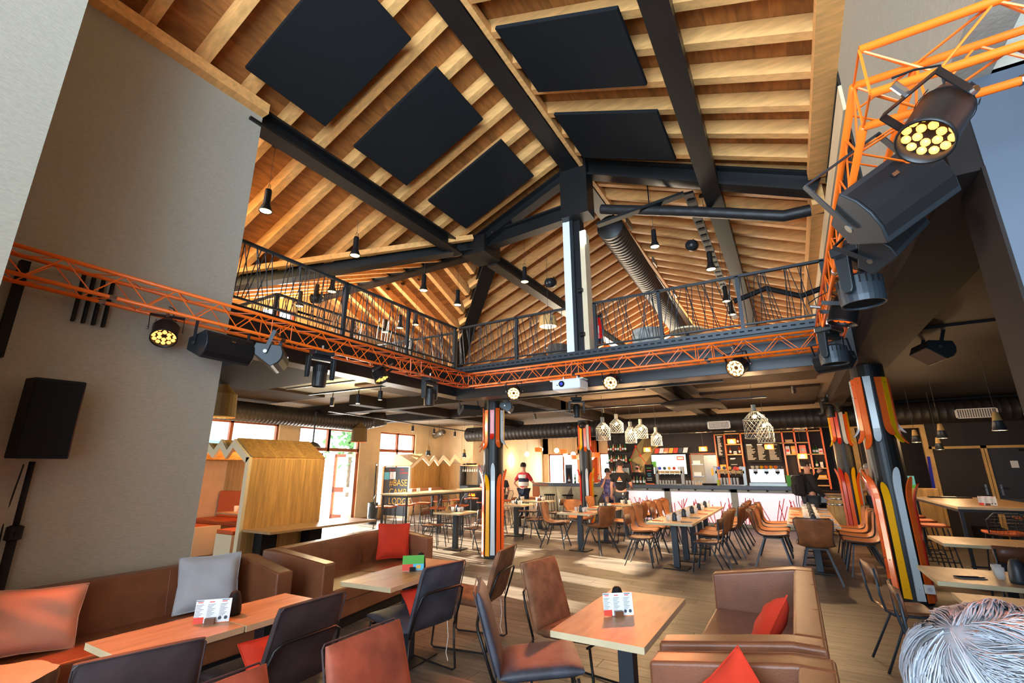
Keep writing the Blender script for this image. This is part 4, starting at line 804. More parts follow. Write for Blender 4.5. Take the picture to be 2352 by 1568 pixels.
sofa((2.2, .82), (-.80, 4.08, 0), -90, 'brown leather sofa on the right with an orange cushion lying on it'); sofa((2.2, .82), (-.78, 1.76, 0), -90, 'nearest brown leather sofa cut by the bottom edge at right')
def cushion(lab, mt, loc, rot, w=.44, h=.44, t=.15, seed=1):
    rg = random.Random(seed); b = B(); N = 12
    for s in (1, -1):
        rows = []
        for i in range(N + 1):
            row = []
            for j in range(N + 1):
                u = i / N * 2 - 1; v = j / N * 2 - 1; k = max(0, (1 - u ** 4) * (1 - v ** 4)) ** .6
                px = u * w / 2 * (1 - .07 * (1 - v * v)); pz = v * h / 2 * (1 - .07 * (1 - u * u))
                row.append(V((px, s * (k * t / 2 + .006 * math.sin(5 * u + 7 * v + seed) * k), pz)))
            rows.append(row if s > 0 else row[::-1])
        b.grid(rows)
    o = b.obj('cushion', mt, None, smooth=True, sub=1, loc=loc); o.rotation_euler = rot; tag(o, lab, 'cushion')
    B().tube([(w / 2 * x, 0, h / 2 * z) for x, z in ((-1, -1), (-.0, -.93), (1, -1), (.93, 0), (1, 1), (0, .93), (-1, 1), (-.93, 0), (-1, -1))], .004, 5).obj('piping', mt, o)
cushion('light grey cushion at the far end of the long left sofa', 'grey', (-4.78, 2.62, .66), (R(-14), 0, R(72)), .50, .46, .16, 1)
cushion('salmon lit cushion at the near end of the long left sofa', 'pink', (-4.76, 1.42, .64), (R(-16), R(4), R(80)), .56, .42, .16, 2)
cushion('red cushion standing in the corner of the second left sofa', 'red', (-5.0, 5.2, .68), (R(-10), R(3), R(62)), .46, .46, .15, 3)
cushion('orange cushion slumped against the right sofa backrest', 'red', (-.30, 4.02, .60), (R(-34), R(-22), R(-75)), .46, .36, .15, 4)
cushion('orange cushion on the nearest sofa at the bottom edge', 'red', (-.36, 2.52, .58), (R(-18), R(42), R(-40)), .42, .42, .14, 5)
cushion('small red cushion on the seat of the charcoal chair by the far lounge table', 'red', (-2.99, 3.50, .53), (R(-42), 0, R(80)), .34, .26, .10, 6)
cushion('small red cushion on the seat of the charcoal chair by the near lounge table', 'red', (-2.98, 2.08, .53), (R(-42), 0, R(90)), .34, .26, .10, 7)
# lounge chairs -------------------------------------------------------
def padded(b, w0, w1, p, q, th):           # padded slab from p to q in the yz plane
    p = V((0, *p)); q = V((0, *q)); d = (q - p).normalized(); nrm = V((0, -d.z, d.y)); N = 8; rows = []
    for i in range(N + 1):
        f = i / N; c = p + (q - p) * f; w = (w0 + (w1 - w0) * f) / 2; e = min(1, min(f, 1 - f) * 6 + .35); row = []
        for k in range(20):
            a = 2 * math.pi * k / 20; cx = math.copysign(abs(math.cos(a)) ** .35, math.cos(a)); cz = math.copysign(abs(math.sin(a)) ** .8, math.sin(a))
            row.append(c + V((cx * w, 0, 0)) + nrm * cz * th / 2 * e)
        rows.append(row)
    b.grid(rows, True); b.add(rows[0], [tuple(range(20))[::-1]]); b.add(rows[-1], [tuple(range(20))]); return b
def mk_lounge(key):
    t = T('lounge_chair', None, 'chair')
    padded(B(), .50, .52, (-.24, .40), (.28, .44), .085).obj('seat', key, t, smooth=True)
    padded(B(), .50, .47, (-.245, .40), (-.39, .88), .07).obj('backrest', key, t, smooth=True)
    pts = [(-.235, .385), (-.385, .885)]
    B().tube([(-.247, -.268, .40), (-.234, -.41, .865), (-.22, -.415, .882), (.22, -.415, .882), (.234, -.41, .865), (.247, -.268, .40)], .0045, 6).obj('piping', 'darkl' if key != 'suede' else key, t)
    for s in (-1, 1):
        B().tube([(s * .24, .24, .40), (s * .25, .27, .20), (s * .255, .285, .03), (s * .255, .26, .012), (s * .255, -.26, .012), (s * .255, -.29, .03), (s * .25, -.275, .2), (s * .245, -.275, .37)], .0095, 8).obj('sled_leg', 'steel', t, smooth=True)
    B().tube([(-.245, -.275, .36), (-.245, -.345, .56), (-.225, -.385, .665), (-.18, -.392, .69), (.18, -.392, .69), (.225, -.385, .665), (.245, -.345, .56), (.245, -.275, .36)], .0095, 8).obj('back_hoop', 'steel', t, smooth=True)
    B().tube([(-.24, .22, .385), (.24, .22, .385)], .009, 8).obj('cross_bar', 'steel', t)
    return t
lounge = Kind(mk_lounge)
for mt, x, y, rz, lab in (('darkl', -2.98, 1.30, 74, 'charcoal lounge chair, nearest of those along the near left lounge tables'), ('darkl', -3.05, 2.10, 91, 'charcoal lounge chair with rust lit back at the far end of the near lounge tables'),
        ('bluel', -3.03, 3.42, 82, 'blue-grey lounge chair at the far left lounge table, in front of the brown one'), ('suede', -3.00, 4.26, 100, 'brown suede lounge chair behind the blue-grey one at the far left lounge table'),
        ('suedeo', -1.54, 1.85, -90, 'orange-lit suede lounge chair at the bottom, middle, facing right'), ('suedeo', -1.60, 1.14, -90, 'orange-lit suede lounge chair at the bottom edge, only its top corner showing'),
        ('suede', -1.66, 3.86, -100, 'brown suede lounge chair left of the nearest table, farther one'), ('bluel', -1.66, 3.13, -58, 'rust and blue-grey lounge chair left of the nearest table, seen from its side')):
    lounge(mt, (x, y, 0), rz, lab, 'lounge chairs')
# red seat tags / drawstrings under chairs
for i, (x, y, z) in enumerate(((-2.72, 2.0, .40), (-2.74, 3.55, .40), (-2.72, 4.15, .40), (-2.70, 4.35, .40))):
    tag(B().tube([(0, 0, 0), (.01, .005, -.12), (-.005, 0, -.24), (.01, .01, -.3)], .0035, 5).obj('drawstring', 'whitec', None, loc=(x, y, z)), ['white string dangling under the chair at the near lounge tables', 'white string dangling under the blue-grey chair', 'white string dangling under the brown suede chair, left', 'white string dangling under the brown suede chair, right'][i], 'string', 'white strings under chairs')
t = T('tree_stump_table', 'pink lit tree stump table in the bottom left corner', 'table', (-4.13, 1.14, 0)); st = [(.27 + .015 * math.sin(k * 1.7) + .01 * math.sin(k * 3.1)) for k in range(24)]
B().grid([[(r * f * math.cos(R(k * 15)), r * f * math.sin(R(k * 15)), z) for k, r in enumerate(st)] for z, f in ((0, 1), (.25, .95), (.46, 1), (.5, .97))], True).obj('bark_side', 'bark', t, smooth=True); B().grid([[(r * f * math.cos(R(k * 15)), r * f * math.sin(R(k * 15)), .5) for k, r in enumerate(st)] for f in (.97, .001)], True).obj('cut_top', 'oakedge', t)
# menu cards and black carafes
def mk_carafe(key):
    t = T('carafe', None, 'carafe'); B().lathe([(0, 0), (.045, 0), (.048, .02), (.042, .09), (.028, .135), (.016, .145), (0, .146)], 20).obj('body', 'dsteel' if key else 'black', t, smooth=True); B().tube([(.02, 0, .138), (.042, 0, .10), (.045, 0, .06)], .004, 5).obj('handle', 'black', t); return t
carafe = Kind(mk_carafe)
def menu(lab, loc, rz, style=0):
    t = T('menu_card', lab, 'menu', loc, rz); w, h = .20, .135; z0 = .004
    m = Matrix.Rotation(R(-6), 4, 'X'); c = B().box(-w / 2, w / 2, -.001, .001, z0, h, m); c.obj('card', 'paper', t)
    B().box(-.032, .022, -.028, .02, 0, .034).obj('holder_block', 'ply' if not style else 'black', t)
    if style == 0:
        p = B()
        for cx in (-.075, -.01, .06):
            for k in range(9): p.box(cx - .022, cx + .02 - (k % 3) * .008, -.0022, -.001, .105 - k * .008, .107 - k * .008, m)
        p.obj('printed_lines', 'slate', t)['kind'] = 'stuff'
        for cx in (-.075, -.01, .06): B().box(cx - .014, cx + .014, -.0022, -.001, .118, .123, m).obj('printed_title', 'redp', t)
        for cx in (-.078, .065): B().box(cx - .02, cx + .02, -.0022, -.001, .127, .131, m).obj('printed_heading', 'slate', t)
        B().box(-.1, -.045, -.0024, -.001, .004, .038, m).obj('red_panel', 'redp', t)
        for cx in (.045, .078): B().lathe([(0, 0), (.010, 0), (.010, .001)], 12, m=m @ Matrix.Translation((cx, -.0015, .028)) @ Matrix.Rotation(R(90), 4, 'X')).obj('round_stamp', 'slate', t)
    else:
        for a, b2, c0, d0, mt in ((-.1, .1, .06, .135, 'green'), (-.03, .1, .09, .135, 'sky'), (-.1, .0, .005, .06, 'redp'), (0, .1, .005, .06, 'sky'), (-.015, .015, .11, .13, 'paper'), (-.07, -.04, .03, .06, 'blue'), (.03, .07, .02, .05, 'gold'), (.06, .1, .06, .1, 'redp'), (-.03, 0, .04, .07, 'slate')):
            B().box(a, b2, -.0022 - abs(a) * .004, -.001, c0, d0, m).obj('printed_patch', mt, t)
menu('white three-column menu card on the nearest lounge table', (-1.12, 3.27, .72), 30 + 8); menu('white three-column menu card on the near left lounge tables', (-3.30, 1.86, .72), 48)
menu('colourful picture card on the far left lounge table', (-3.25, 3.66, .72), 42, 1)
carafe(0, (-1.17, 3.40, .72), 0, 'black carafe behind the menu card on the nearest lounge table'); carafe(0, (-3.36, 2.03, .72), 60, 'black carafe right of the menu card on the near left lounge tables'); carafe(0, (-3.26, 3.78, .72), 0, 'black carafe behind the colourful card')
# dining chairs -------------------------------------------------------
def shell_mesh(kind):
    prof = [(.25, .455, .40), (.23, .475, .43), (.12, .46, .46), (0, .45, .46), (-.1, .45, .44), (-.19, .48, .41), (-.235, .55, .39), (-.26, .64, .41), (-.285, .74, .45), (-.31, .82, .46), (-.325, .86, .38)] if kind != 'wing' else \
           [(.25, .455, .38), (.23, .475, .44), (.12, .465, .48), (0, .455, .47), (-.1, .455, .42), (-.18, .475, .34), (-.225, .54, .30), (-.245, .62, .36), (-.27, .72, .50), (-.30, .80, .50), (-.325, .86, .36)]
    rows = []
    for i, (y, z, w) in enumerate(prof):
        row = []; back = max(0, (i - 4) / 6)
        for k in range(9):
            u = k / 4 - 1; cu = abs(u) ** 2.2
            row.append(V((u * w / 2, y + cu * .085 * back * (1.2 if kind == 'wing' else 1), z + cu * .035 * (1 - back))))
        rows.append(row)
    return rows
def mk_shell(key):
    kind, mt = key; t = T('dining_chair', None, 'chair'); rows = shell_mesh(kind)
    B().grid(rows).obj('seat_shell', mt, t, smooth=True, solid=.028, sub=1)
    edge = [r[0] for r in rows] + rows[-1][1:] + [r[-1] for r in rows[::-1]][1:]
    B().tube(edge, .0075 if kind != 'wing' else .005, 5).obj('edge_piping', 'ply' if kind == 'wing' else 'dsteel', t, smooth=True)
    for sx in (-1, 1):
        for y0, y1 in ((.13, .23), (-.10, -.27)): B().bar((sx * .11, y0, .44), (sx * .23, y1, 0), .026, .018, (0, 1, 0)).obj('leg', 'dsteel', t)
    B().box(-.13, .13, -.12, .15, .425, .445).obj('seat_frame', 'steel', t); return t
def mk_school(key):
    t = T('dining_chair', None, 'chair')
    rows = [[V((x * w / 2, y, .455 + .012 * x * x + dz)) for x in (-1, -.5, 0, .5, 1)] for y, w, dz in ((.2, .36, -.012), (.17, .40, 0), (0, .40, -.006), (-.15, .37, 0), (-.18, .34, .006))]
    B().grid(rows).obj('seat', key, t, smooth=True, solid=.014)
    B().grid([[V((x * .19, -.225 - .02 * f + .03 * x * x, .66 + .17 * f)) for x in (-1, -.5, 0, .5, 1)] for f in (0, .5, 1)]).obj('backrest', key, t, smooth=True, solid=.014)
    for s in (-1, 1):
        B().tube([(s * .175, -.225, .80), (s * .175, -.215, .60), (s * .17, -.19, .47), (s * .17, -.13, .437), (s * .17, .15, .437), (s * .175, .18, .41), (s * .20, .24, 0)], .0105, 8).obj('side_tube', 'dsteel', t, smooth=True)
        B().tube([(s * .15, -.0, .436), (s * .15, -.05, .425), (s * .19, -.26, 0)], .0105, 8).obj('rear_leg', 'dsteel', t, smooth=True)
    B().tube([(-.17, .1, .436), (.17, .1, .436)], .009, 6).obj('cross_bar', 'dsteel', t); return t
shell = Kind(mk_shell); school = Kind(mk_school)
def dchair(k, x, y, rz, lab, g):
    if k == 'a': return shell(('bucket', 'shell'), (x, y, 0), rz, lab, g, scale=(1.12, 1.1, 1.06))
    if k == 'b': return shell(('wing', 'shell2'), (x, y, 0), rz, lab, g, scale=(1.12, 1.1, 1.06))
    return school('ply', (x, y, 0), rz, lab, g)
KN = {'a': 'brown bucket chair', 'b': 'tan winged chair', 'c': 'small tube-frame chair'}
for side, x, rz, ks, y0 in (('left', -2.56, -90, 'cbbcbbb', 8.86), ('right', -1.42, 90, 'cbbaabb', 8.90)):
    for i, k in enumerate(ks): dchair(k, x - (.12 if side == 'left' and k == 'b' else 0) + (.1 if side == 'right' and i > 2 else 0), y0 + i * .60, rz + rnd.uniform(-5, 5), f'{KN[k]}, {ORD[i]} from the front on the {side} side of the middle row', 'chairs of the middle dining row')
for side, x, rz, ks, y0 in (('left', -.52, -90, 'abab', 9.95), ('right', .78, 90, 'aaba', 9.75)):
    for i, k in enumerate(ks): dchair(k, x, y0 + i * .66, rz + rnd.uniform(-5, 5), f'{KN[k]}, {ORD[i]} from the front on the {side} side of the right row', 'chairs of the right dining row')
dchair('a', .12, 8.98, 0, 'brown bucket chair at the head of the right row, seen from behind', 'chairs of the right dining row')
for k, x, y, rz, lab in (('a', -4.72, 9.92, -82, 'brown bucket chair left of the first square table'), ('a', -3.66, 9.72, 66, 'brown bucket chair right of the first square table, seen side on'), ('b', -4.62, 11.0, -120, 'tan winged chair left of the second square table'), ('b', -3.42, 10.75, 95, 'tan winged chair right of the second square table'), ('b', -3.42, 11.6, 90, 'tan winged chair just behind at the second square table'),
        ('b', -4.7, 12.6, -90, 'tan chair back left of the third square table'), ('b', -3.3, 12.6, 90, 'tan chair right of the third square table')):
    dchair(k, x, y, rz, lab, 'chairs around the square tables')
tn = ['table left of the left column', 'table right of the left column', 'table before the striped man', 'hidden table behind the left column']
for i, (x, y) in enumerate(TFx):
    dchair('c', x - .56, y - .1, -80, f'walnut tube-frame chair on the left side of the {tn[i]}', 'tube-frame chairs on the left'); dchair('c', x + .56, y - .05, 85, f'walnut tube-frame chair on the right side of the {tn[i]}', 'tube-frame chairs on the left')
dchair('c', -6.3, 9.5, 180, 'tube-frame chair at the back of the table left of the column', 'tube-frame chairs on the left'); dchair('c', -5.6, 10.6, 90, 'tube-frame chair standing alone right of the left column', 'tube-frame chairs on the left')
dchair('c', .66, 5.62, -80, 'dark tube-frame chair by the white ski of the near right column', 'tube-frame chairs on the right'); dchair('c', .72, 4.62, -90, 'dark tube-frame chair just above the white-haired head', 'tube-frame chairs on the right'); dchair('c', 1.9, 7.5, 0, 'dark tube-frame chair in front of the table behind the right column', 'tube-frame chairs on the right')
def mk_stool(key):
    t = T('bar_stool', None, 'stool'); B().grid([[V((x * w / 2, y, .76 + .015 * x * x)) for x in (-1, -.5, 0, .5, 1)] for y, w in ((.19, .30), (.16, .38), (0, .4), (-.16, .38), (-.2, .3))]).obj('seat_pad', 'redc' if key == 'r' else 'orm0', t, smooth=True, solid=.03)
    for sx in (-1, 1):
        B().tube([(sx * .15, .14, .74), (sx * .22, .22, 0)], .01, 6).obj('leg', 'dsteel', t); B().tube([(sx * .15, -.14, .74), (sx * .22, -.24, 0)], .01, 6).obj('leg', 'dsteel', t)
        B().tube([(sx * .19, .19, .28), (sx * .19, -.2, .28)], .008, 6).obj('foot_bar', 'dsteel', t)
    B().tube([(-.19, .19, .28), (.19, .19, .28)], .008, 6).obj('foot_bar', 'dsteel', t)
    B().tube([(-.18, -.15, .75), (-.2, -.24, .95), (-.12, -.27, 1.04), (.12, -.27, 1.04), (.2, -.24, .95), (.18, -.15, .75)], .008, 6).obj('back_hoop', 'dsteel', t)
    m = B()
    for k in range(-4, 5): m.tube([(k * .04, -.17, .76), (k * .04, -.262, 1.02)], .0022, 3, False)
    for k in range(6): m.tube([(-.18, -.18 - k * .013, .79 + k * .042), (.18, -.18 - k * .013, .79 + k * .042)], .0022, 3, False)
    m.obj('wire_mesh_back', 'dsteel', t); return t
M['orm0'] = mat('orange_seat_leather', (196, 92, 46), .5)
stool = Kind(mk_stool)
for i, y in enumerate((8.75, 9.4, 10.05, 10.9, 11.6, 12.3)): stool('o', (-8.72, y, 0), -90 + rnd.uniform(-8, 8), f'wire-backed bar stool, {ORD[i]} from the front on the window side of the left high tables', 'bar stools at the left high tables')
for i, y in enumerate((9.0, 9.9, 11.1, 12.0)): stool('o', (-7.38, y, 0), 90 + rnd.uniform(-8, 8), f'wire-backed bar stool, {ORD[i]} from the front on the column side of the left high tables', 'bar stools at the left high tables')
for i, (x, y, rz) in enumerate(((1.72, 9.95, -90), (1.72, 10.75, -90), (1.72, 11.6, -90), (1.75, 12.4, -90), (2.35, 9.32, 0), (2.95, 9.3, 0), (3.45, 10.3, 90), (3.45, 11.2, 90), (3.45, 12.1, 90))):
    stool('o', (x, y, 0), rz, [f'orange bar stool, {ORD[i]} from the front on the left of the right high table', f'orange bar stool at the near end of the right high table, {ORD[i - 4]}', f'orange bar stool behind the right high table, {ORD[i - 6]} from the front'][0 if i < 4 else 1 if i < 6 else 2], 'orange bar stools at the right high table')
for i, (x, y) in enumerate(((-7.4, 15.1), (-6.7, 15.05), (-5.9, 15.15))):
    t = T('counter_stool', f'dark backless stool at the stone bar end, {ORD[i]} from the left', 'stool', (x, y, 0), 0, 'backless stools at the stone bar'); B().lathe([(0, .76), (.19, .76), (.19, .8), (0, .8)], 20).obj('seat', 'black', t)
    for a in range(4): c, s = math.cos(R(45 + 90 * a)), math.sin(R(45 + 90 * a)); B().tube([(c * .12, s * .12, .76), (c * .2, s * .2, 0)], .014, 6).obj('leg', 'ply', t)
    B().tube([(.17 * math.cos(R(a)), .17 * math.sin(R(a)), .25) for a in range(0, 361, 30)], .008, 5).obj('foot_ring', 'dsteel', t)
# table settings -------------------------------------------------------
def mk_glass(key):
    t = T('drinking_glass', None, 'glass'); B().lathe([(.001, .004), (.028, .004), (.036, .095), (.034, .095), (.026, .01), (.001, .01)], 14).obj('bowl', 'glass', t, smooth=True); return t
glass = Kind(mk_glass)
def mk_nap(key):
    t = T('napkin', None, 'napkin'); B().box(-.09, .09, -.055, .055, 0, .006, Matrix.Rotation(.2, 4, 'Z')).obj('cloth', key, t)
    B().tube([(-.11, .01, .009), (.06, .01, .01)], .004, 5).obj('knife', 'chrome', t); f = B().tube([(-.10, -.02, .009), (.05, -.02, .01)], .0035, 5)
    for k in (-1, 0, 1): f.tube([(.05, -.02 + k * .007, .01), (.09, -.02 + k * .007, .014)], .002, 4)
    f.obj('fork', 'chrome', t); return t
nap = Kind(mk_nap)
def setting(cx, cy, name, w, full=True, cols=('placemat', 'slate')):
    carafe(1, (cx + .02, cy + .02, .75), 0, f'black carafe in the centre of the {name}', 'black carafes on dining tables')
    for k, (dx, dy) in enumerate(((-.09, .0), (.1, -.03), (-.05, .11), (.09, .1))): glass(0, (cx + dx, cy + dy, .75), 0, f"{('front left', 'front right', 'back left', 'back right')[k]} glass by the black carafe on the {name}", 'glasses on the dining tables')
    for k, s in enumerate((-1, 1)):
        if full: nap(cols[k % 2] if (int(cy * 10) % 2) else cols[(k + 1) % 2], (cx + s * w, cy - .12, .75), 90 * 0 + (180 if s > 0 else 0), f"{'orange' if (cols[k % 2] if (int(cy * 10) % 2) else cols[(k + 1) % 2]) == 'placemat' else 'dark'} napkin with cutlery on the {'left' if s < 0 else 'right'} of the {name}", 'napkins on dining tables')
for i, y in enumerate(YA): setting(-1.97, y, f'{ORD[i]} middle row table', .24)
for i, y in enumerate(YB): setting(.13, y, f'{ORD[i]} right row table', .24)
for i, (x, y) in enumerate(TCx): setting(x, y, f'{ORD[i]} square table', .24)
for i, (x, y) in enumerate(TFx): setting(x, y, tn[i], .22, False)
carafe(1, (1.42, 5.55, .75), 0, 'big black carafe on the right table behind the column socket', scale=(1.25,) * 3); glass(0, (1.34, 5.66, .75), 0, 'clear glass left of the big black carafe on the right'); glass(0, (1.36, 5.80, .75), 0, 'second clear glass behind the big black carafe on the right')
nap('slate', (1.14, 5.62, .75), 10, 'dark napkin with fork on the right table, left of the big carafe'); nap('placemat', (1.68, 5.6, .75), 10, 'orange napkin right of the big carafe'); nap('placemat', (1.35, 4.62, .75), 12, 'orange napkin with fork on the nearest right table')
menu('white menu card on the right high table', (2.45, 10.05, 1.08), -8); menu('small white card on the near left high table', (-8.0, 11.9, 1.1), 20)
for i, (x, y) in enumerate(((-8.1, 8.9), (-8.0, 9.05), (-8.15, 9.25), (-8.0, 9.5))): glass(0, (x, y, 1.1), 0, f'clear glass on the near left high table, {ORD[i]} from the front', 'glasses on the left high table')
t = T('dark_tray', 'dark tray with papers on the far end of the right high table', 'tray', (2.45, 12.2, 1.08)); B().box(-.3, .3, -.12, .12, 0, .02).obj('tray', 'black', t); B().box(-.1, .1, -.06, .07, .02, .026).obj('paper', 'paper', t)
t = T('wooden_host_desk', 'orange-brown wooden desk behind the right high table with a blue and green card on it', 'desk', (2.1, 13.6, 0)); B().box(-.35, .45, -.2, .2, 0, 1.2).obj('cabinet', 'booth', t, bev=.01); B().box(.05, .11, -.215, -.2, .98, 1.04).obj('sticker', 'white', t)
t = T('picture_card', 'small blue, green and white card standing on the wooden desk', 'card', (2.05, 13.5, 1.2)); B().box(-.16, .16, -.01, .01, 0, .26).obj('card', 'sky', t); B().box(-.16, .16, -.015, -.01, 0, .07).obj('green_strip', 'green', t); B().box(-.15, .02, -.015, -.01, .1, .2).obj('white_field', 'paper', t)
t = T('power_socket', 'white power socket at the foot of the near right column', 'socket', (1.22, 8.01, .2)); B().box(-.05, .05, -.02, .02, -.05, .05).obj('housing', 'white', t, bev=.006); B().lathe([(0, 0), (.025, 0), (.025, .003)], 12, m=Matrix.Translation((0, -.021, 0)) @ Matrix.Rotation(R(90), 4, 'X')).obj('face', 'grey', t)
# wooden houses --------------------------------------------------------
t = T('wooden_booth', 'big wooden house-shaped booth with jagged cream front and ledge', 'booth', (0, 0, 0))
y0, y1 = 5.25, 6.95; xr = -8.85
out = [(-8.85, 1.87), (-9.45, 2.24), (-9.66, 2.03), (-9.92, 2.25), (-10.14, 2.05), (-10.4, 2.2), (-10.75, 1.9), (-11.2, 2.2), (-11.6, 1.95), (-12.0, 2.2), (-12.58, 1.9)]
inn = [(x + (.0 if i else -.11), z - (.17 if i else .1)) for i, (x, z) in enumerate(out)]
B().prism(out + inn[::-1], y0, y0 + .06, 'y').obj('jagged_fascia', 'boothw', t); B().box(xr - .11, xr, y0, y0 + .06, 0, 1.88).obj('front_post', 'boothw', t)
n = 14
for i in range(n): ya = y0 + .06 + (y1 - y0 - .06) * i / n; B().box(xr - .05, xr, ya + .001, ya + (y1 - y0 - .06) / n - .001, .08, 1.86).obj('side_plank', 'booth', t)
for i in range(n):
    ya = y0 + .06 + (y1 - y0 - .06) * i / n; yb = ya + (y1 - y0 - .06) / n - .002
    B().bar((xr, (ya + yb) / 2, 1.88), (-9.45, (ya + yb) / 2, 2.25), yb - ya, .03, (0, 0, 1)).obj('roof_plank', 'booth', t)
for a, b in zip(out[1:], out[2:]): B().bar((a[0], (y0 + y1) / 2, a[1] - .02), (b[0], (y0 + y1) / 2, b[1] - .02), y1 - y0 - .1, .03).obj('roof_fold', 'booth', t)
for i in range(16): xa = -12.55 + i * .23; B().box(xa, xa + .228, y1 - .05, y1, 0, 1.9).obj('back_plank', 'booth', t)
B().box(-9.02, -8.0, 5.3, 7.75, .56, .6, None).obj('ledge', 'oak', t)
for y in (5.55, 6.55): B().box(-8.86, -8.60, y, y + .3, 0, .56).obj('ledge_leg', 'black', t)
t = T('booth_bench', 'bench with rust cushion inside the big wooden booth', 'bench', (0, 0, 0)); B().box(-12.5, -10.5, 6.2, 6.85, 0, .45).obj('base', 'booth', t); B().box(-12.5, -10.5, 6.2, 6.85, .45, .55).obj('seat_cushion', 'orm0', t, bev=.02); B().box(-12.5, -9.0, 6.78, 6.88, .55, 1.15).obj('back_cushion', 'orm0', t, bev=.02)
t = T('booth_bench', 'bench with pale wooden end panel at the front of the big wooden booth', 'bench', (0, 0, 0)); B().box(-12.4, -10.55, 5.35, 5.75, 0, .48).obj('base', 'booth', t); B().box(-10.55, -10.45, 5.3, 5.8, 0, .54).obj('end_panel', 'boothw', t); B().box(-12.4, -10.56, 5.35, 5.75, .48, .54).obj('seat_cushion', 'orm0', t)
t = T('booth_stool', 'pale box stool with a padded top beside the booth front post', 'stool', (-9.65, 5.7, 0)); B().box(-.3, .25, -.25, .25, 0, .45).obj('box', 'boothw', t); B().box(-.3, .25, -.25, .25, .45, .53).obj('padded_top', 'orm0', t, bev=.02)
t = T('booth_table', 'oak table inside the big wooden booth', 'table', (-10.3, 6.15, 0)); B().box(-.6, .9, -.25, .25, .74, .77).obj('table_top', 'oak', t); B().box(-.04, .04, -.04, .04, 0, .74).obj('column', 'steel', t)
for i, x in enumerate((-10.5, -10.05)): glass(0, (x, 6.1, .77), 0, ['clear glass on the booth table, left one', 'clear glass on the booth table, right one'][i], scale=(1.4,) * 3)
t = T('wooden_booth', 'small far wooden house-shaped booth with slate board and jagged front', 'booth', (0, 0, 0)); yb = 12.35; xf = -11.3
B().box(-12.55, xf, yb, yb + .05, .12, 1.72).obj('slate_panel', 'slate', t); B().box(xf - .06, xf + .01, yb - .02, yb + .06, 0, 1.74).obj('corner_post', 'boothw', t); B().box(-12.59, -12.5, yb - .02, yb + .06, 0, 1.74).obj('corner_post', 'booth', t); B().box(-12.55, xf, yb - .02, yb + .06, .08, .13).obj('base_rail', 'boothw', t)
o2 = [(yb, 1.74), (yb + .62, 2.15), (yb + 1.0, 1.9), (yb + 1.25, 2.12), (yb + 1.5, 1.9), (yb + 1.8, 2.15), (yb + 2.2, 1.9), (yb + 2.5, 2.2), (yb + 3.15, 1.85)]
i2 = [(o2[0][0] + .1, 1.68)] + [(y, z - .14) for y, z in o2[1:-1]] + [(o2[-1][0] - .1, 1.78)]
B().prism(o2 + i2[::-1], xf - .05, xf, 'x').obj('jagged_fascia', 'boothw', t)
for i in range(9): xa = -12.55 + i * .139; B().bar((xa + .07, yb, 1.75), (xa + .07, yb + .62, 2.16), .137, .03).obj('roof_plank', 'booth', t)
for i in range(12): ya = yb + 1.4 + i * .145; B().box(-12.58, -12.54, ya, ya + .143, .8, 2.0).obj('back_plank', 'booth', t)
B().box(xf - .05, xf, yb + 3.05, yb + 3.15, 0, 1.85).obj('end_post', 'boothw', t); B().box(-12.5, xf, yb + 3.1, yb + 3.14, 0, 1.85).obj('end_panel', 'booth', t); B().box(-12.5, xf - .02, yb + 2.5, yb + 3.05, .0, .45).obj('bench_base', 'booth', t); B().box(-12.5, -12.3, yb + .8, yb + 3.05, .45, .95).obj('back_cushion', 'skin', t, bev=.02)
text('#BASE\nCAMP\nLODGE', .30, 'gold', t, (-12.22, yb - .012, 1.10), (R(90), 0, 0)); text('Events', .10, 'redp', t, (-12.25, yb - .01, 1.60), (R(90), 0, 0)); text('Infos\npratiques', .10, 'redp', t, (-11.75, yb - .01, 1.60), (R(90), 0, 0))
B().box(-12.22, -11.95, yb - .012, yb, 1.32, 1.56).obj('poster', 'paper', t); B().box(-12.5, -12.25, yb - .012, yb, 1.3, 1.55).obj('poster', 'sky', t)
t = T('booth_table', 'small oak table in the far wooden booth with a pink bench', 'table', (-11.5, 13.8, 0)); B().box(-.35, .35, -.3, .3, .74, .77).obj('table_top', 'oak', t); B().box(-.04, .04, -.04, .04, 0, .74).obj('column', 'steel', t)
t = T('waste_bin', 'grey cylindrical waste bin beside the glazed door', 'bin', (-11.75, 11.2, 0)); B().lathe([(0, 0), (.15, 0), (.16, .62), (.15, .62), (.14, .05)], 24).obj('drum', 'dsteel', t, smooth=False); B().tube([(.155 * math.cos(R(a)), .155 * math.sin(R(a)), .62) for a in range(0, 361, 20)], .008, 6).obj('rim', 'steel', t); B().bar((.0, -.162, .2), (.03, -.162, .5), .012, .004, (0, 1, 0)).obj('printed_mark', 'black', t)
t = T('coat_post', 'thin dark post with a small knob standing behind the waste bin', 'post', (-12.3, 11.75, 0)); B().tube([(0, 0, 0), (0, 0, 1.85)], .022, 8).obj('pole', 'steel', t); B().ball((.06, -.02, 1.8), .04, 10, 6).obj('knob', 'white', t, smooth=True)
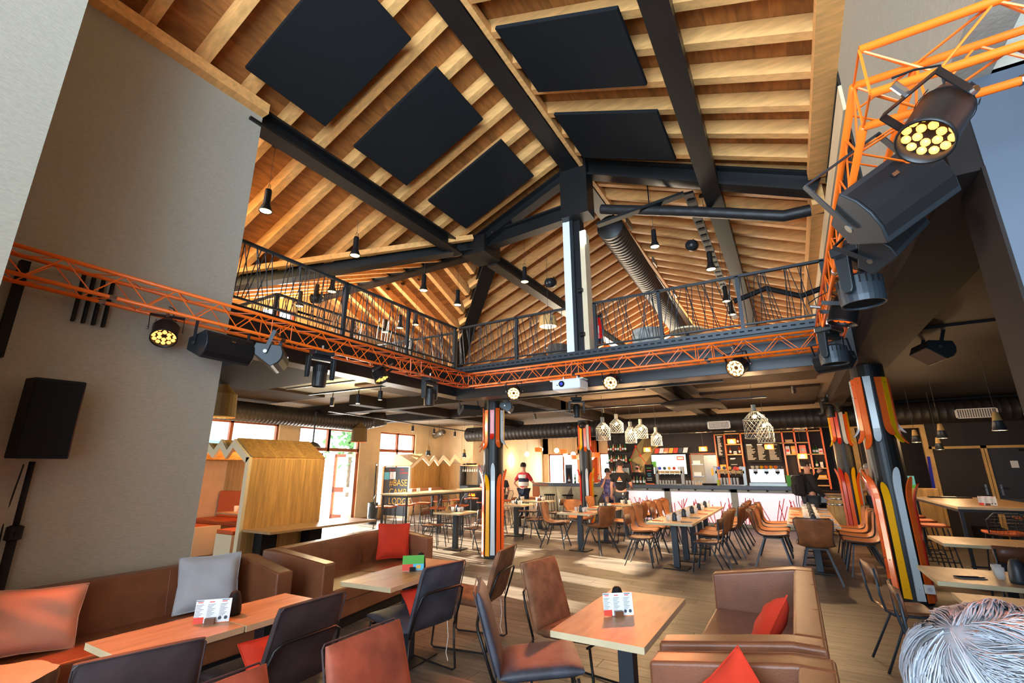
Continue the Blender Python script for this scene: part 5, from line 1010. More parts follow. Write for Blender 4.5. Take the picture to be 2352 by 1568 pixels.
# ================================================================ BAR, BACK WALL, PEOPLE
BY = 15.5
t = T('bar_counter', 'long bar counter with blue-grey top and backlit panels behind red sticks', 'bar', (0, 0, 0))
B().box(-5.1, .45, BY - .08, BY + .75, 1.04, 1.14).obj('bar_top', 'bartop', t, bev=.008)
for a, b in ((-5.05, -4.88), (-3.62, -3.44), (-1.72, -1.54), (.20, .38)): B().box(a, b, BY, BY + .1, 0, 1.04).obj('pale_post', 'barpost', t)
B().box(-5.05, .38, BY, BY + .1, .0, .09).obj('bottom_rail', 'barpost', t); B().box(-5.05, .38, BY, BY + .1, .95, 1.04).obj('top_rail', 'barpost', t); B().box(.28, .38, BY, BY + .7, 0, 1.04).obj('end_panel', 'barpost', t)
tw = B().tube([(0, 0, 0), (0, 0, 1)], .011, 5).mesh('twig', 'twig')
for a, b in ((-4.88, -3.62), (-3.44, -1.72), (-1.54, .20)):
    B().box(a, b, BY + .09, BY + .1, .09, .95).obj('lit_panel', 'lit', t); k = a + .03
    while k < b - .05: q = min(b, max(a, k + rnd.uniform(-.32, .32))); rodpiece(tw, 'twig', t, (k, BY + .06 - rnd.random() * .03, .09), (q, BY + .06 - rnd.random() * .03, rnd.uniform(.6, .82))); k += rnd.uniform(.06, .11)
for i in range(11): B().ball((-4.6 + i * .48, BY - .06, 1.01), .035, 8, 5, (1, 1, .6)).obj('bag_hook', 'black', t)
t = T('stone_bar', 'stone-faced faceted bar end with dark top left of the lit panels', 'bar', (0, 0, 0)); B().box(-8.25, -5.1, BY - .05, BY + .6, 1.05, 1.16).obj('bar_top', 'bartop', t, bev=.008)
fx = [-8.0, -7.35, -6.75, -6.1, -5.55, -5.08]
for i in range(5):
    a, b = fx[i], fx[i + 1]; c = (a + b) / 2; q = BY - .0
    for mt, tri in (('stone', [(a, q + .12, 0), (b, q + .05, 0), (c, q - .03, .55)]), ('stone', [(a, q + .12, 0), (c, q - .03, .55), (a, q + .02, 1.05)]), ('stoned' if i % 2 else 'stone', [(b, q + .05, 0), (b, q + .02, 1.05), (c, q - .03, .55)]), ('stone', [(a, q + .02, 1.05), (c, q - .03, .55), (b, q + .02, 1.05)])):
        B().add(tri + [(x, y + .04, z) for x, y, z in tri], [(0, 1, 2), (5, 4, 3), (0, 3, 4, 1), (1, 4, 5, 2), (2, 5, 3, 0)]).obj('stone_facet', mt, t)
B().box(-8.0, -5.1, BY + .18, BY + .5, 0, 1.05).obj('core', 'stoned', t)
# things on the bar
def mk_bottle(key):
    t = T('bottle', None, 'bottle'); B().lathe([(0, 0), (.036, 0), (.036, .16), (.014, .22), (.013, .29), (0, .29)], 12).obj('glass_body', key, t, smooth=True); B().lathe([(.0375, .05), (.0375, .12)], 12).obj('paper_label', 'paper' if key != 'pale' else 'redp', t); B().lathe([(0, .30), (.016, .30), (.016, .27)], 10).obj('cap', 'black', t); return t
bottle = Kind(mk_bottle)
BC = ['amber', 'grn', 'pale']
for i in range(5): bottle('amber' if i % 2 else 'grn', (-4.72 + i * .11, 15.72, 1.14), 0, f'dark beer bottle on the bar beside the barman, {ORD[i]} from the left', 'beer bottles on the bar')
for i in range(6): bottle(BC[i % 3], (-6.95 + i * .22, 15.8, 1.16), 0, f'bottle on the stone bar end, {ORD[i]} from the left', 'bottles on the stone bar')
t = T('chalkboard', 'narrow black chalkboard standing on the bar beside the beer bottles', 'chalkboard', (-4.1, 15.8, 1.14)); B().box(-.14, .14, -.02, .02, 0, .62).obj('board', 'black', t, bev=.01); B().box(-.13, .13, -.025, -.02, .0, .03).obj('foot', 'orange', t)
for z, mt, w in ((.5, 'green', .09), (.42, 'redp', .08), (.32, 'sky', .07), (.26, 'sky', .06), (.18, 'chalk', .1), (.12, 'chalk', .09)): B().box(-w, w * .7, -.024, -.02, z, z + .02).obj('chalk_line', mt, t)
t = T('chalkboard', 'small dark framed board standing on the stone bar end', 'chalkboard', (-7.0, 15.9, 1.16)); B().box(-.13, .13, -.02, .02, 0, .62).obj('board', 'slate', t, bev=.01); B().box(-.09, .09, -.025, -.02, .1, .5).obj('chalk_field', 'black', t)
t = T('drinks_dispenser', 'silver drinks dispenser with two taps on the bar beside the barman', 'dispenser', (-4.95, 15.75, 1.14)); B().box(-.16, .16, -.1, .1, 0, .52).obj('housing', 'steels', t, bev=.01)
for x in (-.08, .08): B().ball((x, -.12, .38), .02, 8, 5).obj('tap', 'black', t); B().tube([(x, -.13, 0), (x, -.13, .2)], .035, 10).obj('glass', 'glass', t)
def taps(lab, x, n, y=15.95):
    t = T('beer_tap', lab, 'beer tap', (x, y, 1.14)); w = n * .16
    for s in (-w / 2, w / 2): B().box(s - .05, s + .05, -.06, .06, 0, .55).obj('pillar', 'steels', t, bev=.01)
    B().box(-w / 2, w / 2, -.06, .06, .34, .42).obj('font_bar', 'wood', t)
    for i in range(n):
        c = -w / 2 + .12 + i * (w - .2) / max(1, n - 1); B().tube([(c, -.07, .40), (c, -.08, .30)], .014, 8).obj('spout', 'chrome', t); B().lathe([(0, 0), (.05, 0), (.05, .02), (0, .02)], 16, m=Matrix.Translation((c, -.07, .50)) @ Matrix.Rotation(R(90), 4, 'X')).obj('badge', ['blue', 'slate', 'gold', 'redp', 'paper'][i % 5], t)
    B().box(-w / 2, w / 2, -.16, .0, 0, .02).obj('drip_tray', 'steels', t)
taps('wooden and steel beer tap tower left of the television', -3.5, 5); taps('beer tap tower with round coloured badges left of the coffee machine', -1.72, 5)
for j, (xa, n, lab) in enumerate(((-3.85, 7, 'glass in the rack under the left beer taps'), (-2.95, 6, 'glass standing on the bar right of the left beer taps'), (-2.05, 7, 'tall glass in the row under the right beer taps'))):
    for i in range(n): glass('t%d' % (j > 1), (xa + i * .09, 15.72, 1.14), 0, f'{lab}, {ORD[i]} from the left', 'glasses on the bar', scale=(1, 1, 1.4 + (j > 1) * .9))
t = T('coffee_machine', 'chrome coffee machine with three group heads and cups on top', 'coffee machine', (-.72, 15.85, 1.14)); B().box(-.45, .45, -.18, .2, .08, .48).obj('housing', 'chrome', t, bev=.02); B().box(-.48, .48, -.22, .22, .0, .08).obj('base', 'steels', t)
for x in (-.28, 0, .28): B().lathe([(0, -.06), (.05, -.06), (.05, 0), (0, 0)], 12, m=Matrix.Translation((x, -.2, .40))).obj('group_head', 'black', t); B().box(x - .06, x + .06, -.19, -.18, .36, .46).obj('backsplash', 'steels' if x == 0 else 'paper', t); B().tube([(x, -.2, .34), (x, -.32, .32)], .014, 6).obj('portafilter', 'black', t)
for i in range(7):
    o = T('coffee_cup', f'cup stacked on the coffee machine, {ORD[i]} from the left', 'cup', (-1.08 + i * .12, 15.85, 1.62), 0, 'cups on the coffee machine'); B().lathe([(0, 0), (.03, 0), (.045, .08), (.04, .08), (.026, .01)], 12).obj('bowl', ['boothw', 'boothw', 'skiy', 'orange', 'skiy', 'orange', 'slate'][i], o); B().tube([(.043, 0, .06), (.065, 0, .045), (.038, 0, .02)], .005, 5).obj('handle', 'boothw', o)
t = T('black_serving_tray', 'stack of flat black trays on the bar top', 'tray', (-2.3, 15.75, 1.14)); B().lathe([(0, 0), (.2, 0), (.22, .05), (0, .05)], 20).obj('tray', 'black', t)
t = T('yellow_cup', 'tall yellow-green cup on the bar left of the row of tall glasses', 'cup', (-2.02, 15.55, 1.14)); B().lathe([(0, 0), (.035, 0), (.05, .16), (.046, .16), (.03, .01)], 14).obj('bowl', 'yellow', t)
t = T('leaflet_stand', 'leaflets in a clear stand at the right end of the bar', 'leaflets', (-.1, 15.6, 1.14))
for i, mt in enumerate(('green', 'paper', 'sky')): B().box(-.15 + i * .12, -.04 + i * .12, -.01, .01, 0, .3).obj('leaflet', mt, t)
# back wall behind the bar
WY = 18.15
t = T('television', 'wide television showing a pale green picture behind the bar', 'television', (-3.95, WY - .12, 1.78)); B().box(-.64, .64, -.03, .05, -.37, .37).obj('casing', 'black', t, bev=.01); B().box(-.61, .61, -.036, -.03, -.34, .34).obj('screen', 'screen', t); B().box(.3, .55, -.04, -.036, .14, .28).obj('screen_logo', 'redp', t); B().box(.33, .52, -.043, -.04, .17, .25).obj('screen_logo_text', 'paper', t); B().box(-.61, -.45, -.04, -.036, -.1, .1).obj('picture_patch', 'green', t)
for i in range(7):
    tag(B().prism([(-.1, 0), (.05, 0), (.1, .18), (-.05, .18)], -.01, .01, 'y').obj('pennant', ['redp', 'paper', 'skio', 'gold', 'redp', 'slate', 'paper'][i], None, loc=(-4.35 + i * .17, WY - .1, 2.18)), f'slanted flag above the television, {ORD[i]} from the left', 'flag', 'flags above the television')
t = T('kitchen_door', 'open steel kitchen door right of the television', 'door', (-2.72, WY - .06, 0)); B().box(-.02, .40, -.03, .03, 0, 2.08).obj('leaf', 'steels', t); B().box(.1, .3, -.04, -.03, 1.88, 2.0).obj('notice', 'paper', t); B().box(.18, .26, -.04, -.03, 1.4, 1.62).obj('pull_plate', 'gold', t)
B().box(-.46, -.02, -.02, .05, 0, 2.12).obj('bright_kitchen_gap', 'barpost', t); B().box(-.5, -.46, -.05, .0, 0, 2.15).obj('jamb', 'frame', t); B().box(-.5, .46, -.05, 0, 2.10, 2.16).obj('lintel', 'frame', t)
for z in (.5, 1.0, 1.35, 1.75): B().box(-.44, -.06, -.05, -.02, z, z + .03).obj('rack_shelf', 'chrome', t); B().box(-.4, -.15, -.05, -.02, z + .03, z + .15).obj('rack_box', 'wood' if z < 1.2 else 'paper', t)
# orange shelf wall
t = T('orange_shelf_unit', 'orange framed shelf unit covering the wall behind the bar', 'shelf unit', (0, 0, 0)); Y0, Y1 = WY - .3, WY - .02
UP = [(-2.28, 1.1, 2.78), (-1.97, 1.1, 2.78), (-1.46, 1.1, 2.80), (-.22, 1.1, 2.80), (.13, 1.5, 2.93), (.50, 1.1, 2.93), (.88, 1.0, 2.93)]
for x, a, b in UP: B().box(x - .022, x + .022, Y0, Y1, a, b).obj('upright', 'orange', t)
for a, b, z in ((-2.28, -1.97, 2.76), (-1.97, -1.46, 2.78), (-1.46, -.22, 2.78), (-.22, .13, 2.78), (.13, .5, 2.78), (.5, .88, 2.78), (-1.97, -1.46, 2.42), (-1.97, -1.46, 2.08), (-2.28, -1.97, 1.58), (-.5, -.22, 2.42), (-.22, .13, 2.42), (.13, .5, 2.42), (-.22, .13, 2.05), (.13, .5, 2.05), (.5, .88, 2.05), (.13, .5, 1.62), (.5, .88, 1.62), (.5, .88, 1.3), (.5, .88, 1.1), (.13, .5, 2.93)):
    B().box(a, b, Y0, Y1, z - .015, z + .015).obj('shelf', 'wood', t)
for x, z, lab in ((-1.84, 2.435, 'upper left shelf, left'), (-1.70, 2.435, 'upper left shelf, middle'), (-1.56, 2.435, 'upper left shelf, right'), (-1.84, 2.095, 'second left shelf, left'), (-1.55, 2.095, 'second left shelf, right'), (.6, 2.065, 'right shelf beside the white box'), (.68, 2.065, 'right shelf, second green one'), (.62, 1.635, 'lower right shelf')):
    bottle('grn' if x > .5 else 'amber', (x, WY - .16, z), 0, f'bottle on the orange shelves, {lab}', 'bottles on the orange shelves')
for nm, x, z, w, h, mt, lab in (('mug', -1.69, 2.095, .10, .1, 'paper', 'white mug between the bottles on the orange shelves'), ('game_box', -.12, 2.065, .13, .26, 'paper', 'pale game box, left of two on the orange shelves'), ('game_box', .04, 2.065, .13, .26, 'gold', 'pale game box with yellow, right of two on the orange shelves'), ('orange_bag', .3, 2.065, .2, .28, 'orange', 'orange bag on the orange shelves behind the pendant'), ('white_carton', .78, 2.065, .12, .16, 'paper', 'white carton on the right orange shelf'), ('napkin_stack', .3, 1.635, .3, .12, 'paper', 'stacked white napkins on the orange shelves'), ('loaf', -.05, 2.435, .22, .1, 'wood', 'brown loaf on the top orange shelf'), ('pillow_pack', .3, 2.795, .3, .1, 'grey', 'grey pack on the very top of the orange shelves'), ('wooden_crate', -2.12, 1.595, .2, .16, 'gold', 'yellow box in the left bay of the orange shelves'), ('squeeze_bottle', .75, 1.635, .08, .18, 'white', 'white squeeze bottle on the lower right orange shelf'), ('cup_stack', .7, 1.315, .26, .1, 'gold', 'yellow trays on the lowest right orange shelf')):
    o = T(nm, lab, nm.split('_')[-1], (x, WY - .16, z)); B().box(-w / 2, w / 2, -.06, .06, 0, h).obj('body', mt, o, bev=.015); B().box(-w / 3, w / 3, -.063, -.06, h * .3, h * .6).obj('printed_patch', 'redp' if mt == 'paper' else 'chalk', o)
def board(lab, x0, x1, z0, z1, rows, cols, y=WY - .34):
    t = T('menu_board', lab, 'menu board', ((x0 + x1) / 2, y, z0)); w = (x1 - x0) / 2; h = z1 - z0; B().box(-w, w, -.015, .015, 0, h).obj('board', 'black', t)
    p = B()
    for c in range(cols):
        for r in range(rows):
            cx = -w + .05 + c * (2 * w - .06) / cols; L = (2 * w - .1) / cols * rnd.uniform(.4, .85); z = h - .06 - r * (h - .1) / rows; p.box(cx, cx + L, -.018, -.015, z, z + .016)
    o = p.obj('printed_lines', 'chalk', t); o['kind'] = 'stuff'
    for c in range(cols): cx = -w + .05 + c * (2 * w - .06) / cols; B().box(cx, cx + .16, -.019, -.015, h - .04, h - .015).obj('printed_heading', 'paper', t)
board('tall black menu board in the left bay of the orange shelves', -2.24, -1.99, 2.0, 2.72, 22, 1); board('wide dark menu board between the orange shelves', -1.36, -.32, 1.82, 2.42, 12, 3); board('black board with a red bowl picture left of the coffee machine', -1.9, -1.5, 1.35, 1.98, 3, 1)
tag(B().ball((0, 0, 0), .11, 14, 7, (1, .3, .5)).obj('bowl_picture', 'redp', None, loc=(-1.7, WY - .37, 1.62)), 'red bowl picture on the black board', 'picture')
for i, (x, z) in enumerate(((-4.4, 2.28), (-2.55, 2.26), (-1.65, 2.48), (-.6, 2.28), (.25, 1.98))):
    t = T('drum_pendant', f'square orange glass lamp over the bar, {ORD[i]} from the left', 'pendant lamp', (x, 16.9, z), 0, 'orange lamps over the bar'); B().box(-.13, .13, -.06, .06, -.08, .08).obj('lamp_shade', 'orm', t, bev=.02); B().ball((0, -.07, 0), .05, 10, 6).obj('bulb', 'bulb', t, smooth=True); B().tube([(0, 0, .08), (0, 0, 3.37 - z)], .004, 4).obj('cord', 'cord', t); point('bar_lamp_light', (x, 16.7, z - .1), 26, WARM, .08)
t = T('faceted_animal_head', 'big faceted khaki animal shape on the wall with red rope lines', 'wall sculpture', (-4.9, WY - .02, 0)); P = dict(a=(-.5, 0, 1.95), b=(.0, -.35, 2.1), c=(.55, 0, 2.45), d=(.42, 0, 1.35), e=(-.05, -.2, 1.15), f=(-.42, 0, 1.3), g=(.15, 0, 2.85), h=(-.25, 0, 2.45), i=(.05, -.3, 1.7))
for tri, mt in (('ahb', 'olive'), ('hgb', 'olive'), ('gcb', 'olived'), ('cdi', 'olived'), ('bci', 'olive'), ('abi', 'olive'), ('afi', 'olived'), ('fei', 'olive'), ('eid', 'olived'), ('fe', '')):
    if mt: v = [P[k] for k in tri]; B().add(v + [(x, .05, z) for x, y, z in v], [(0, 1, 2), (0, 2, 1), (0, 3, 4, 1), (1, 4, 5, 2), (2, 5, 3, 0)]).obj('facet', mt, t)
for a, b in (('a', 'h'), ('h', 'b'), ('b', 'd'), ('f', 'a')): p, q = V(P[a]), V(P[b]); B().tube([p + V((0, -.03, 0)), q + V((0, -.03, 0))], .012, 6).obj('red_rope', 'redp', t)
for k, mt in (('b', 'redp'), ('a', 'green'), ('h', 'redp'), ('c', 'gold')): B().ball(V(P[k]) + V((0, -.04, 0)), .05, 10, 6).obj('climbing_hold', mt, t, smooth=True)
t = T('bottle_shelf', 'dark wall shelves full of bottles left of the faceted animal shape', 'shelf', (-5.85, WY - .2, 0))
for z, a, b in ((2.28, -.35, .42), (1.86, -.42, .40), (1.42, -.42, .0)): B().box(a, b, -.12, .12, z - .04, z).obj('shelf', 'steelw', t)
B().box(-.2, -.16, .05, .1, 1.3, 2.9).obj('bracket_post', 'steelw', t)
for j, (z, xs) in enumerate(((2.28, range(8)), (1.86, range(8)), (1.42, range(4)))):
    for i in xs: bottle(BC[(i + j) % 3], (-6.18 + i * .095, WY - .2, z), 0, f'bottle on the {["top", "middle", "lowest"][j]} dark wall shelf, {ORD[i]} from the left', 'bottles on the dark wall shelves')
# curtains of the far room
for i, x in enumerate((-11.9, -8.75, -8.2, -7.05, -6.1)):
    b = B(); b.grid([[V((x - .18 + k * .03 + (.03 if z < 1 else 0), 21.6 + .05 * math.sin(k * 1.9), z)) for k in range(13)] for z in (0, 1.2, 2.0, 2.95)]); tag(b.obj('curtain', 'curtain', None, smooth=True, solid=.01), f'orange curtain in the far room, {ORD[i]} from the left', 'curtain', 'orange curtains')
t = T('armchair', 'pink armchair in the far room left of the stone bar', 'chair', (-9.6, 18.3, 0)); B().box(-.3, .3, -.3, .3, .35, .5).obj('seat', 'pink', t, bev=.03); B().box(-.3, .3, .22, .3, .5, 1.0).obj('backrest', 'pink', t, bev=.03)
for sx in (-.25, .25):
    for sy in (-.25, .25): B().tube([(sx, sy, 0), (sx, sy, .36)], .015, 6).obj('leg', 'steel', t)
t = T('side_table', 'round white-topped table in the far room beside the pink chair', 'table', (-10.3, 16.6, 0)); B().lathe([(0, .74), (.35, .74), (.35, .77), (0, .77)], 20).obj('table_top', 'oakedge', t); B().tube([(0, 0, 0), (0, 0, .74)], .03, 8).obj('column', 'white', t); B().lathe([(0, 0), (.2, 0), (.2, .015)], 16).obj('base_plate', 'steel', t)
# oven corner
t = T('glass_rack', 'tall rack of hanging wine glasses with oven fire below at the left of the column', 'rack', (-10.75, 15.3, 0)); B().box(-.5, .35, -.2, .2, 0, 1.05).obj('cabinet', 'black', t); B().box(-.48, -.1, -.21, -.2, .4, 1.02).obj('slate_door', 'slate', t); B().box(-.05, .33, -.21, -.2, .62, .98).obj('oven_mouth', 'black', t)
for x in (.0, .1, .2): B().lathe([(.05, 0), (.03, .06), (0, .1)], 8, c=(x, -.22, .66)).obj('flame', 'fire', t)
for x in (-.5, .35): B().box(x - .015, x + .015, -.2, .2, 1.05, 1.78).obj('upright', 'steel', t)
B().box(-.5, .35, -.2, .2, 1.76, 1.79).obj('shelf', 'booth', t)
for i in range(7): B().lathe([(.001, 1.74), (.03, 1.74), (.004, 1.73), (.004, 1.66), (.035, 1.60), (.03, 1.54)], 10, c=(-.42 + i * .11, -.1, 0)).obj('wine_glass', 'glass', t, smooth=True)
point('rack_light', (-10.6, 15.0, 1.9), 14, WARM, .05)
for i, x in enumerate((-10.95, -10.75)): tag(B().lathe([(0, 0), (.08, 0), (.14, .07), (.13, .07)], 14).obj('bowl', 'black', None, loc=(x, 15.3, 1.79)), f'black bowl on top of the glass rack, {["left", "right"][i]} one', 'bowl')
t = T('oak_barrel', 'upright oak barrel table with steel hoops at the right end of the bar', 'barrel', (.88, 15.35, 0))
n = 18
for i in range(n):
    a0, a1 = R(i * 360 / n), R((i + .96) * 360 / n); B().grid([[(r * math.cos(a), r * math.sin(a), z) for a in (a0, (a0 + a1) / 2, a1)] for r, z in ((.24, 0), (.29, .25), (.305, .47), (.29, .7), (.24, .93))]).obj('stave', 'wood', t, smooth=True)
B().lathe([(0, .95), (.34, .95), (.34, .98), (0, .98)], 24).obj('table_top', 'oak', t); B().lathe([(0, .9), (.235, .9)], 20).obj('lid', 'wood', t)
for z, r in ((.08, .262), (.22, .292), (.72, .292), (.86, .262)): B().lathe([(r, z - .02), (r + .008, z), (r, z + .02)], 28).obj('hoop', 'chrome', t, smooth=True)
t = T('ice_machine', 'dark cabinet with steel front behind the man with the backpack', 'cabinet', (.62, 16.3, 0)); B().box(-.2, .5, -.2, .3, 0, 1.0).obj('cabinet', 'black', t); B().box(-.18, .48, -.21, -.2, .7, .95).obj('steel_front', 'steels', t)
# opening and doors of the back right wall
w = S('trim_2')
for b in ((1.42, 1.54, 15.74, 15.86, 0, 2.78), (1.54, 2.34, 15.72, 15.82, 2.68, 2.76), (2.28, 2.36, 15.72, 15.82, 0, 2.7), (2.9, 3.0, 15.72, 15.82, 0, 2.7), (2.36, 2.9, 15.72, 15.82, 2.62, 2.7)): B().box(*b).obj('timber_trim', 'wood', w)
tag(B().bar((2.86, 15.7, .2), (2.94, 15.72, 1.9), .06, .05).obj('blue_pole', 'blue'), 'blue pole leaning in the opening behind the near right column', 'pole')
for i, (x0, x1, hx) in enumerate(((3.05, 3.95, 3.87), (4.06, 4.98, 4.14))):
    d = S(f'door_{i + 2}'); B().box(x0, x1, 15.74, 15.8, 0, 2.08).obj('door_leaf', 'blackw' if i == 0 else 'slate2', d); 
    for b in ((x0 - .06, x0, 15.70, 15.8, 0, 2.14), (x1, x1 + .06, 15.70, 15.8, 0, 2.14), (x0 - .06, x1 + .06, 15.70, 15.8, 2.08, 2.14)): B().box(*b).obj('door_frame', 'wood', d)
    B().box(hx - .02, hx + .02, 15.72, 15.74, 1.0, 1.24).obj('handle_plate', 'chrome', d); B().tube([(hx, 15.72, 1.16), (hx, 15.68, 1.16), (hx + (-.12 if i == 0 else .12), 15.68, 1.16)], .009, 6).obj('door_handle', 'chrome', d)
    if i: B().box(x0 + .35, x0 + .48, 15.73, 15.74, 1.62, 1.78).obj('notice', 'paper', d); B().box(x0, x1, 15.73, 15.74, .55, .92).obj('kick_plate', 'pillar', d); B().box(x0 + .55, x0 + .85, 15.70, 15.74, 2.0, 2.05).obj('door_closer', 'black', d)
tag(B().box(3.4, 3.9, -.2, .2, 0, .3).obj('planter_box', 'black', None, loc=(0, 15.4, 0)), 'low dark box on the floor under the dark doors', 'box')
# people ------------------------------------------------------------
def skin(name, mt, par, J, edges, root, sub=2):
    names = list(J); idx = {k: i for i, k in enumerate(names)}
    me = bpy.data.meshes.new(name); me.from_pydata([J[k][0] for k in names], [(idx[a], idx[b]) for a, b in edges], []); me.materials.append(M[mt])
    o = bpy.data.objects.new(name, me); COL.objects.link(o); o.parent = par
    md = o.modifiers.new('skin', 'SKIN'); md.use_smooth_shade = True
    for k in names:
        v = me.skin_vertices[0].data[idx[k]]; r = J[k][1]; v.radius = r if isinstance(r, tuple) else (r, r); v.use_root = (k == root)
    s = o.modifiers.new('sub', 'SUBSURF'); s.levels = sub; s.render_levels = sub; return o
def person(label, loc, rz, top, leg, hair, pose='stand', arms=None, sc=1, skirt=None, bald=False, beard=False, sleeves=False):
    t = T('person', label, 'person', loc, rz); t.scale = (sc,) * 3
    sit = pose == 'sit'; hz = .82 if sit else .93; dz = hz - .93 + 0
    J = {'pel': ((0, 0, hz), (.14, .10)), 'spi': ((0, 0, 1.15 + dz), (.13, .095)), 'che': ((0, 0, 1.36 + dz), (.15, .11)), 'nec': ((0, 0, 1.50 + dz), .05), 'jaw': ((0, .02, 1.60 + dz), (.065, .075)), 'cra': ((0, .0, 1.69 + dz), (.078, .092)), 'top': ((0, -.005, 1.745 + dz), .05)}
    E = [('pel', 'spi'), ('spi', 'che'), ('che', 'nec'), ('nec', 'jaw'), ('jaw', 'cra'), ('cra', 'top')]
    arms = arms or [((.26, -.03, 1.14), (.27, .1, .92)), ((-.26, -.03, 1.14), (-.27, .1, .92))]
    for s, (el, wr) in zip((1, -1), arms):
        q = 'R' if s > 0 else 'L'; el = V(el) + V((0, 0, dz)); wr = V(wr) + V((0, 0, dz)); u = (wr - el).normalized(); sd = u.cross(V((0, 1, 0))).normalized() if abs(u.y) < .9 else V((1, 0, 0))
        J['sh' + q] = ((s * .18, 0, 1.40 + dz), .062); J['el' + q] = (tuple(el), .043); J['wr' + q] = (tuple(wr), .03); J['pa' + q] = (tuple(wr + u * .07), (.04, .02))
        E += [('che', 'sh' + q), ('sh' + q, 'el' + q), ('el' + q, 'wr' + q), ('wr' + q, 'pa' + q)]
        for k, (off, L) in enumerate(((-.033, .065), (-.011, .08), (.011, .075), (.033, .055))):
            a, b = f'f{q}{k}', f'g{q}{k}'; J[a] = (tuple(wr + u * (.07 + L * .55) + sd * off + V((0, .005, 0))), .0095); J[b] = (tuple(wr + u * (.07 + L) + sd * off + V((0, .02, -.005))), .008); E += [('pa' + q, a), (a, b)]
        J['t' + q] = (tuple(wr + u * .05 - sd * .05 + V((0, .02, 0))), .011); J['u' + q] = (tuple(wr + u * .085 - sd * .06 + V((0, .03, 0))), .009); E += [('wr' + q, 't' + q), ('t' + q, 'u' + q)]
        if sit: kn = (s * .13, .42, hz - .02); an = (s * .13, .40, hz - .45); to = (s * .14, .53, hz - .49)
        else: kn = (s * .11, .02, .50); an = (s * .12, -.01, .09); to = (s * .13, .13, .045)
        J['hi' + q] = ((s * .09, 0, hz - .04), .10); J['kn' + q] = (kn, .062); J['an' + q] = (an, .042); J['to' + q] = (to, .036)
        E += [('pel', 'hi' + q), ('hi' + q, 'kn' + q), ('kn' + q, 'an' + q), ('an' + q, 'to' + q)]
    skin('body', 'skin', t, J, E, 'pel')
    def cloth(nm, mt, keys, grow, extra=None):
        K = {k: (J[k][0], tuple(x + grow for x in J[k][1]) if isinstance(J[k][1], tuple) else J[k][1] + grow) for k in keys}
        if extra: K.update(extra)
        return K, [e for e in E if e[0] in K and e[1] in K]
    mid = {}
    K, e = cloth('shirt', top, ['pel', 'spi', 'che', 'shR', 'shL'], .02)
    for q in 'RL': a = V(J['sh' + q][0]); b = V(J['el' + q][0]); K['m' + q] = (tuple(a + (b - a) * .75), .062); e.append(('sh' + q, 'm' + q))
    if sleeves:
        for q in 'RL': K.pop('m' + q); e.remove(('sh' + q, 'm' + q)); K['el' + q] = (J['el' + q][0], .062); K['wr' + q] = (J['wr' + q][0], .048); e += [('sh' + q, 'el' + q), ('el' + q, 'wr' + q)]
    K['col'] = (tuple(V(J['nec'][0]) - V((0, 0, .03))), .06); e.append(('che', 'col')); skin('shirt', top, t, K, e, 'pel')
    if skirt: K, e = cloth('skirt', skirt, ['pel', 'hiR', 'hiL', 'knR', 'knL'], .035); skin('skirt', skirt, t, K, e, 'pel')
    else: K, e = cloth('trousers', leg, ['pel', 'hiR', 'hiL', 'knR', 'knL', 'anR', 'anL'], .02); skin('trousers', leg, t, K, e, 'pel')
    for q in 'RL': a = V(J['an' + q][0]); b = V(J['to' + q][0]); B().ball((a + b) / 2 + V((0, .02, -.01)), .06, 10, 6, (.75, 1.9, .7)).obj('shoe', 'black', t, smooth=True)
    hd = V(J['cra'][0])
    if not bald: B().lathe([(.098, -.04), (.103, .02), (.085, .075), (.045, .105), (.001, .112)], 16, m=Matrix.Translation(hd + V((0, -.014, .005))) @ Matrix.Diagonal((.92, 1.12, 1, 1))).obj('hair', hair, t, smooth=True)
    else: B().lathe([(.088, -.05), (.092, .0), (.08, .05)], 16, m=Matrix.Translation(hd + V((0, -.016, 0))) @ Matrix.Diagonal((.92, 1.08, 1, 1))).obj('short_hair', hair, t, smooth=True)
    if beard: B().ball(hd + V((0, .055, -.095)), .06, 12, 7, (.95, .8, .8)).obj('beard', 'hairb', t, smooth=True)
    for s in (-1, 1): B().ball(hd + V((s * .032, .088, -.012)), .010, 8, 5).obj('eye', 'white', t, smooth=True); B().ball(hd + V((s * .032, .096, -.012)), .005, 8, 4).obj('pupil', 'black', t, smooth=True); B().ball(hd + V((s * .088, 0, -.03)), .02, 8, 5, (.4, .8, 1.3)).obj('ear', 'skin', t, smooth=True)
    B().ball(hd + V((0, .104, -.04)), .014, 8, 5, (.8, 1, 1.5)).obj('nose', 'skin', t, smooth=True); B().ball(hd + V((0, .088, -.082)), .012, 8, 4, (2, .6, .5)).obj('mouth', 'redc', t, smooth=True)
    return t, J, dz
# colours for bands are separate cloth children
t, J, dz = person('man from behind in a red, white and navy striped shirt at the stone bar', (-8.05, 14.45, 0), -12, 'redc', 'navy', 'hairb', arms=[((.34, .12, 1.12), (.52, .42, 1.09)), ((-.40, -.05, 1.14), (-.22, -.03, .98))], sc=1.03)
for z0, z1, mt, r in ((1.30, 1.41, 'whitec', 1.0), (1.18, 1.30, 'navy', .97), (1.05, 1.18, 'whitec', .95)):
    B().lathe([(.155 * r, z0), (.165 * r, (z0 + z1) / 2), (.155 * r, z1)], 20, m=Matrix.Diagonal((1.22, .95, 1, 1))).obj('shirt_band', mt, t, smooth=True)
t, J, dz = person('barman from behind in a black T-shirt with an orange emblem standing before the bar', (-4.3, 13.35, 0), 8, 'blackc', 'jean', 'hairb', arms=[((.27, .02, 1.14), (.24, .24, 1.08)), ((-.25, -.02, 1.14), (-.27, .06, .90))], sc=1.04)
